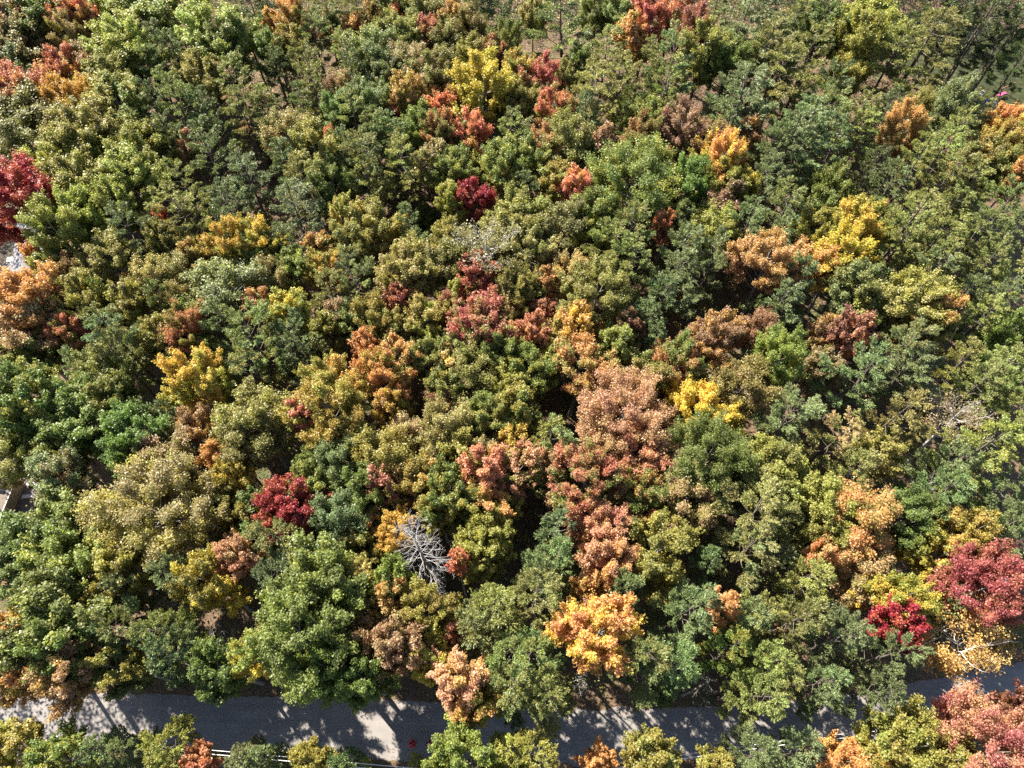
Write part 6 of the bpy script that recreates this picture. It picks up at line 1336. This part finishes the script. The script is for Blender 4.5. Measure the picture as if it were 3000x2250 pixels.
def bench(loc, rz, label):
    b_ = empty("bench", loc, rz, label, "bench", "white benches beside the tan lean-to roof")
    for k in range(3): obj("plank", boxmesh("plank", M_WHITE, ((0, -0.15 + 0.15 * k, 0.45), (1.5, 0.13, 0.04))), b_)
    for sx in (-0.6, 0.6): obj("leg", boxmesh("leg", M_DECK, ((sx, 0, 0.21), (0.08, 0.36, 0.42))), b_)
bench((-56.9, 29.0, 0.01), 0.05, "white plank bench next to the tan lean-to roof, the nearer one to the road")
bench((-57.0, 30.6, 0.01), 0.1, "white plank bench beyond the first one, half under the olive tree")
ch_ = empty("lawn_chair", (-55.4, 29.6, 0.01), 0.6, "pink plastic lawn chair on the patio by the tan roof", "chair")
obj("seat", boxmesh("seat", M_PINK, ((0, 0, 0.4), (0.5, 0.5, 0.05)), bev=0.015), ch_)
obj("backrest", boxmesh("backrest", M_PINK, ((0, 0.25, 0.7), (0.5, 0.05, 0.55)), bev=0.015), ch_)
for sx in (-0.22, 0.22):
    for sy in (-0.22, 0.22): obj("leg", boxmesh("leg", M_PINK, ((sx, sy, 0.2), (0.05, 0.05, 0.4))), ch_)

# blue-walled house and its yard in the upper right
ang = math.atan2(-5.12, 8.29)
hC = empty("house", (76.4, 92.3, 0), ang, "blue walled house with a flat tan roof in the upper right corner", "house")
obj("wall", boxmesh("wall", M_BLUE, ((1.0, 0, 1.4), (13.5, 2.9, 2.8))), hC)
rfC = obj("roof", boxmesh("roof", M_TANROOF, ((1.0, 0.05, 2.92), (14.2, 3.3, 0.2)), bev=0.04), hC)
obj("roof_edge", boxmesh("roof_edge", M_WHITE, ((1.0, -1.63, 2.9), (14.2, 0.06, 0.24))), rfC)
for xx in (-3.5, 0.2, 3.4):
    wn = obj("window", boxmesh("window", M_WHITE, ((xx, -1.47, 1.6), (1.2, 0.06, 1.0))), hC)
    obj("pane", boxmesh("pane", M_GLASS, ((xx, -1.51, 1.6), (1.02, 0.03, 0.82))), wn)
obj("door", boxmesh("door", M_WHITE, ((5.0, -1.47, 1.05), (0.9, 0.06, 2.0))), hC)
sh_ = empty("shed", (71.7, 97.7, 0), ang + 0.15, "small garden shed with a pale tan roof beside the blue walled house", "shed")
obj("wall", boxmesh("wall", M_SIDING, ((0, 0, 1.0), (2.0, 1.7, 2.0))), sh_)
obj("roof", gable_roof("roof", M_TANROOF, 2.0, 1.7, 2.02, 2.6, 0.2), sh_)
obj("door", boxmesh("door", M_WHITE, ((0, -0.87, 0.9), (0.8, 0.05, 1.7))), sh_)
def tarp(bm):
    bmesh.ops.create_grid(bm, x_segments=14, y_segments=10, size=0.5)
    r = random.Random(3)
    for v in bm.verts:
        x, y = v.co.x, v.co.y
        d_ = max(0, 1 - (2.1 * x) ** 2) * max(0, 1 - (2.1 * y) ** 2)
        v.co = Vector((x * 1.9, y * 1.1, 0.03 + 0.4 * d_ * (0.6 + 0.5 * math.sin(9 * x + 3) * math.cos(8 * y)) + r.uniform(0, 0.04)))
    bmesh.ops.solidify(bm, geom=bm.faces[:], thickness=0.02)
obj("tarpaulin", bm_mesh("tarpaulin", tarp, M_TARP), None, (76.0, 93.9, 3.06), (0, 0, ang), label="crumpled bright blue tarpaulin lying on the tan roof", cat="tarpaulin")
sw = empty("garden_swing", (80.8, 98.6, 0.012), 0.5, "dark wooden swing frame with pink seat on the shaded lawn", "swing")
for sx in (-1.4, 1.4):
    for sy in (-0.8, 0.8):
        def leg_(bm, sx=sx, sy=sy):
            box(bm, (0, 0, 0), (0.12, 0.12, 2.35))
            bmesh.ops.transform(bm, matrix=Matrix.Translation((sx, sy * 0.55, 1.12)) @ Matrix.Rotation(math.copysign(0.33, sy), 4, 'X'), verts=bm.verts)
        obj("leg", bm_mesh("leg", leg_, M_WOOD), sw)
obj("crossbeam", boxmesh("crossbeam", M_WOOD, ((0, 0, 2.25), (3.2, 0.14, 0.16))), sw)
st_ = obj("seat", boxmesh("seat", M_WOOD, ((0, 0, 0.55), (1.9, 0.6, 0.08)), bev=0.02), sw)
obj("cushion", boxmesh("cushion", M_PINK, ((0, 0, 0.66), (1.7, 0.55, 0.12)), bev=0.05), st_)
for sx in (-0.9, 0.9): obj("rope", boxmesh("rope", M_BLACK, ((sx, 0, 1.38), (0.03, 0.03, 1.6))), sw)
def chair(loc, rz, label):
    c_ = empty("lawn_chair", loc, rz, label, "chair")
    obj("seat", boxmesh("seat", M_WHITE, ((0, 0, 0.4), (0.5, 0.5, 0.05)), bev=0.015), c_)
    obj("backrest", boxmesh("backrest", M_WHITE, ((0, 0.25, 0.72), (0.5, 0.05, 0.6)), bev=0.015), c_)
    for sx in (-0.22, 0.22):
        for sy in (-0.22, 0.22): obj("leg", boxmesh("leg", M_WHITE, ((sx, sy, 0.2), (0.05, 0.05, 0.4))), c_)
chair((74.4, 97.4, 0.012), 0.3, "white lawn chair beside the little shed")
chair((77.4, 98.8, 0.012), -0.8, "white lawn chair on the grass near the wooden swing")
gr_ = empty("grill", (74.4, 101.0, 0.012), 0.4, "black barbecue grill behind the small tan shed", "grill")
def drum(bm):
    bmesh.ops.create_cone(bm, cap_ends=True, segments=16, radius1=0.36, radius2=0.36, depth=1.1, matrix=Matrix.Translation((0, 0, 0.95)) @ Matrix.Rotation(math.pi / 2, 4, 'Y'))
obj("drum", bm_mesh("drum", drum, M_BLACK), gr_)
obj("shelf", boxmesh("shelf", M_STEEL, ((0.85, 0, 0.95), (0.5, 0.5, 0.04))), gr_)
for sx in (-0.4, 0.4):
    for sy in (-0.22, 0.22): obj("leg", boxmesh("leg", M_BLACK, ((sx, sy, 0.35), (0.05, 0.05, 0.72))), gr_)

# ------------------------------------------------------------------ power lines along the near side of the road
M_WIRE = plain("aluminium_wire", (0.75, 0.75, 0.76), 0.35, 0.05, 2.0, metal=0.2)
POLES = [(-80.0, 6.1), (0.5, -0.17), (27.2, 3.05), (72.0, 6.5)]
def wire(dy, z, rad, label):
    t = Tubes()
    pts = []
    for (a, b) in zip(POLES[:-1], POLES[1:]):
        for s in np.linspace(0, 1, 22)[(0 if not pts else 1):]:
            pts.append((a[0] + (b[0] - a[0]) * s, a[1] + (b[1] - a[1]) * s + dy, z - 0.6 * 4 * s * (1 - s)))
    t.add(pts, np.full(len(pts), rad), 6)
    obj("power_line", t.mesh("power_line", M_WIRE), None, label=label, cat="wire", group="wires along the road")
wire(0.22, 8.6, 0.024, "upper pale wire of the pair strung along the near road edge")
wire(-0.1, 8.55, 0.032, "lower thicker pale wire of the pair strung along the near road edge")
for k, (x, y) in enumerate(POLES):
    p = empty("utility_pole", (x, y - 1.1, 0), 0, ["wooden utility pole beside the road at the left end of the wires", "wooden utility pole where the wires bend near the middle of the road", "wooden utility pole half hidden in the pine at the bottom edge", "wooden utility pole beside the road at the right end of the wires"][k], "pole", "utility poles along the road")
    def pole(bm): bmesh.ops.create_cone(bm, cap_ends=True, segments=12, radius1=0.16, radius2=0.11, depth=9.4, matrix=Matrix.Translation((0, 0, 4.55)))
    obj("post", bm_mesh("post", pole, M_GREYBARK), p)
    obj("crossarm", boxmesh("crossarm", M_GREYBARK, ((0, 0.6, 8.42), (0.12, 1.7, 0.14))), p)

# ------------------------------------------------------------------ the two walkers
def cloth(name, c): return plain(name, c, 0.85, 0.15, 12.0)
M_SKIN = plain("skin", (0.5, 0.3, 0.22), 0.6, 0.06, 8.0)
M_HAIR = plain("dark_hair", (0.015, 0.012, 0.01), 0.5, 0.2, 20.0)
M_SHOE = plain("pale_shoe", (0.6, 0.6, 0.6), 0.6, 0.1, 8.0)
M_TROUSER = cloth("dark_trousers", (0.03, 0.032, 0.045))
def person(loc, rz, top, bulk, label, trim):
    rows = {  # joint: (x, y, z, radius); y is forward
        'pelvis': (0, 0, 0.95, 0.15 * bulk), 'waist': (0, 0, 1.1, 0.15 * bulk), 'chest': (0, 0.02, 1.32, 0.165 * bulk), 'neck': (0, 0.03, 1.5, 0.065), 'chin': (0, 0.05, 1.58, 0.075), 'head': (0, 0.05, 1.68, 0.1), 'crown': (0, 0.04, 1.76, 0.06),
        'shl': (0.17 * bulk, 0, 1.42, 0.08 * bulk), 'ell': (0.27 * bulk, -0.1, 1.17, 0.06 * bulk), 'wrl': (0.28 * bulk, 0.08, 0.97, 0.045), 'hal': (0.28 * bulk, 0.14, 0.9, 0.04),
        'shr': (-0.17 * bulk, 0, 1.42, 0.08 * bulk), 'elr': (-0.27 * bulk, 0.02, 1.15, 0.06 * bulk), 'wrr': (-0.28 * bulk, 0.2, 1.0, 0.045), 'har': (-0.28 * bulk, 0.27, 0.97, 0.04),
        'hil': (0.1, 0, 0.9, 0.11), 'knl': (0.11, 0.22, 0.53, 0.075), 'anl': (0.11, 0.2, 0.1, 0.05), 'tol': (0.11, 0.38, 0.05, 0.045),
        'hir': (-0.1, 0, 0.9, 0.11), 'knr': (-0.11, 0.02, 0.5, 0.075), 'anr': (-0.11, -0.28, 0.16, 0.05), 'tor': (-0.11, -0.14, 0.05, 0.045)}
    edges = [('pelvis', 'waist'), ('waist', 'chest'), ('chest', 'neck'), ('neck', 'chin'), ('chin', 'head'), ('head', 'crown'), ('chest', 'shl'), ('shl', 'ell'), ('ell', 'wrl'), ('wrl', 'hal'), ('chest', 'shr'), ('shr', 'elr'), ('elr', 'wrr'), ('wrr', 'har'),
             ('pelvis', 'hil'), ('hil', 'knl'), ('knl', 'anl'), ('anl', 'tol'), ('pelvis', 'hir'), ('hir', 'knr'), ('knr', 'anr'), ('anr', 'tor')]
    V = []; E = []; RAD = []; ix = {}
    for k_, q in rows.items():
        ix[k_] = len(V); V.append(q[:3]); RAD.append(q[3])
    E = [(ix[a], ix[b]) for a, b in edges]
    for h_, s in (('hal', 1), ('har', -1)):          # fingers and thumb of each hand
        p = Vector(rows[h_][:3])
        for f_ in range(4):
            a = p + Vector((0.012 * (f_ - 1.5), 0.045, -0.03)); b = a + Vector((0.004 * (f_ - 1.5), 0.035 - 0.004 * abs(f_ - 1.5), -0.04))
            for q, r_ in ((a, 0.011), (b, 0.009)): V.append(tuple(q)); RAD.append(r_)
            E += [(ix[h_], len(V) - 2), (len(V) - 2, len(V) - 1)]
        a = p + Vector((-0.035 * s, 0.03, -0.01)); b = a + Vector((-0.012 * s, 0.03, -0.02))
        for q, r_ in ((a, 0.013), (b, 0.011)): V.append(tuple(q)); RAD.append(r_)
        E += [(ix[h_], len(V) - 2), (len(V) - 2, len(V) - 1)]
    me = bpy.data.meshes.new("person_frame"); me.from_pydata(V, E, [])
    o = bpy.data.objects.new("person_frame", me); COL.objects.link(o)
    mod = o.modifiers.new("skin", 'SKIN')
    for i_, sv in enumerate(me.skin_vertices[0].data):
        sv.radius = (RAD[i_], RAD[i_]); sv.use_root = (i_ == 0)
    sub = o.modifiers.new("sub", 'SUBSURF'); sub.levels = 1; sub.render_levels = 1
    dg = bpy.context.evaluated_depsgraph_get(); dg.update()
    body = bpy.data.meshes.new_from_object(o.evaluated_get(dg))
    bpy.data.objects.remove(o)
    for m_ in (top, M_TROUSER, M_SKIN, M_SHOE, trim): body.materials.append(m_)
    for p in body.polygons:
        c = p.center; p.use_smooth = True
        if c.z > 1.5: p.material_index = 2
        elif c.z < 0.12: p.material_index = 3
        elif c.z < 0.86 and abs(c.x) < 0.22 * bulk: p.material_index = 1
        elif c.z < 0.98 and abs(c.x) > 0.22 * bulk: p.material_index = 2
        elif 1.44 < c.z <= 1.5: p.material_index = 4
        else: p.material_index = 0
    root = obj("person", body, None, loc, (0, 0, rz), label=label, cat="person", group="walkers on the road")
    def hair(bm):
        bmesh.ops.create_uvsphere(bm, u_segments=16, v_segments=10, radius=0.118)
        for v in bm.verts:
            v.co.y *= 1.12
            if v.co.z < 0 and v.co.y > -0.02: v.co *= 0.8
    obj("hair", bm_mesh("hair", hair, M_HAIR), root, (0, 0.025, 1.71))
    def skirt(bm):
        bmesh.ops.create_cone(bm, cap_ends=False, segments=20, radius1=0.27 * bulk, radius2=0.19 * bulk, depth=0.5, matrix=Matrix.Translation((0, 0, 0.92)))
        bmesh.ops.solidify(bm, geom=bm.faces[:], thickness=0.015)
    obj("coat_hem", bm_mesh("coat_hem", skirt, top), root)
    return root
person((-9.95, 3.0, 0.02), math.radians(95), cloth("red_coat", (0.55, 0.012, 0.03)), 1.3, "person in a bulky red coat walking along the road", cloth("red_collar", (0.5, 0.05, 0.05)))
person((-8.3, 3.05, 0.02), math.radians(85), cloth("dark_red_top", (0.36, 0.03, 0.04)), 1.0, "dark haired person in a dark red top walking behind the red coat", cloth("white_collar", (0.7, 0.65, 0.65)))
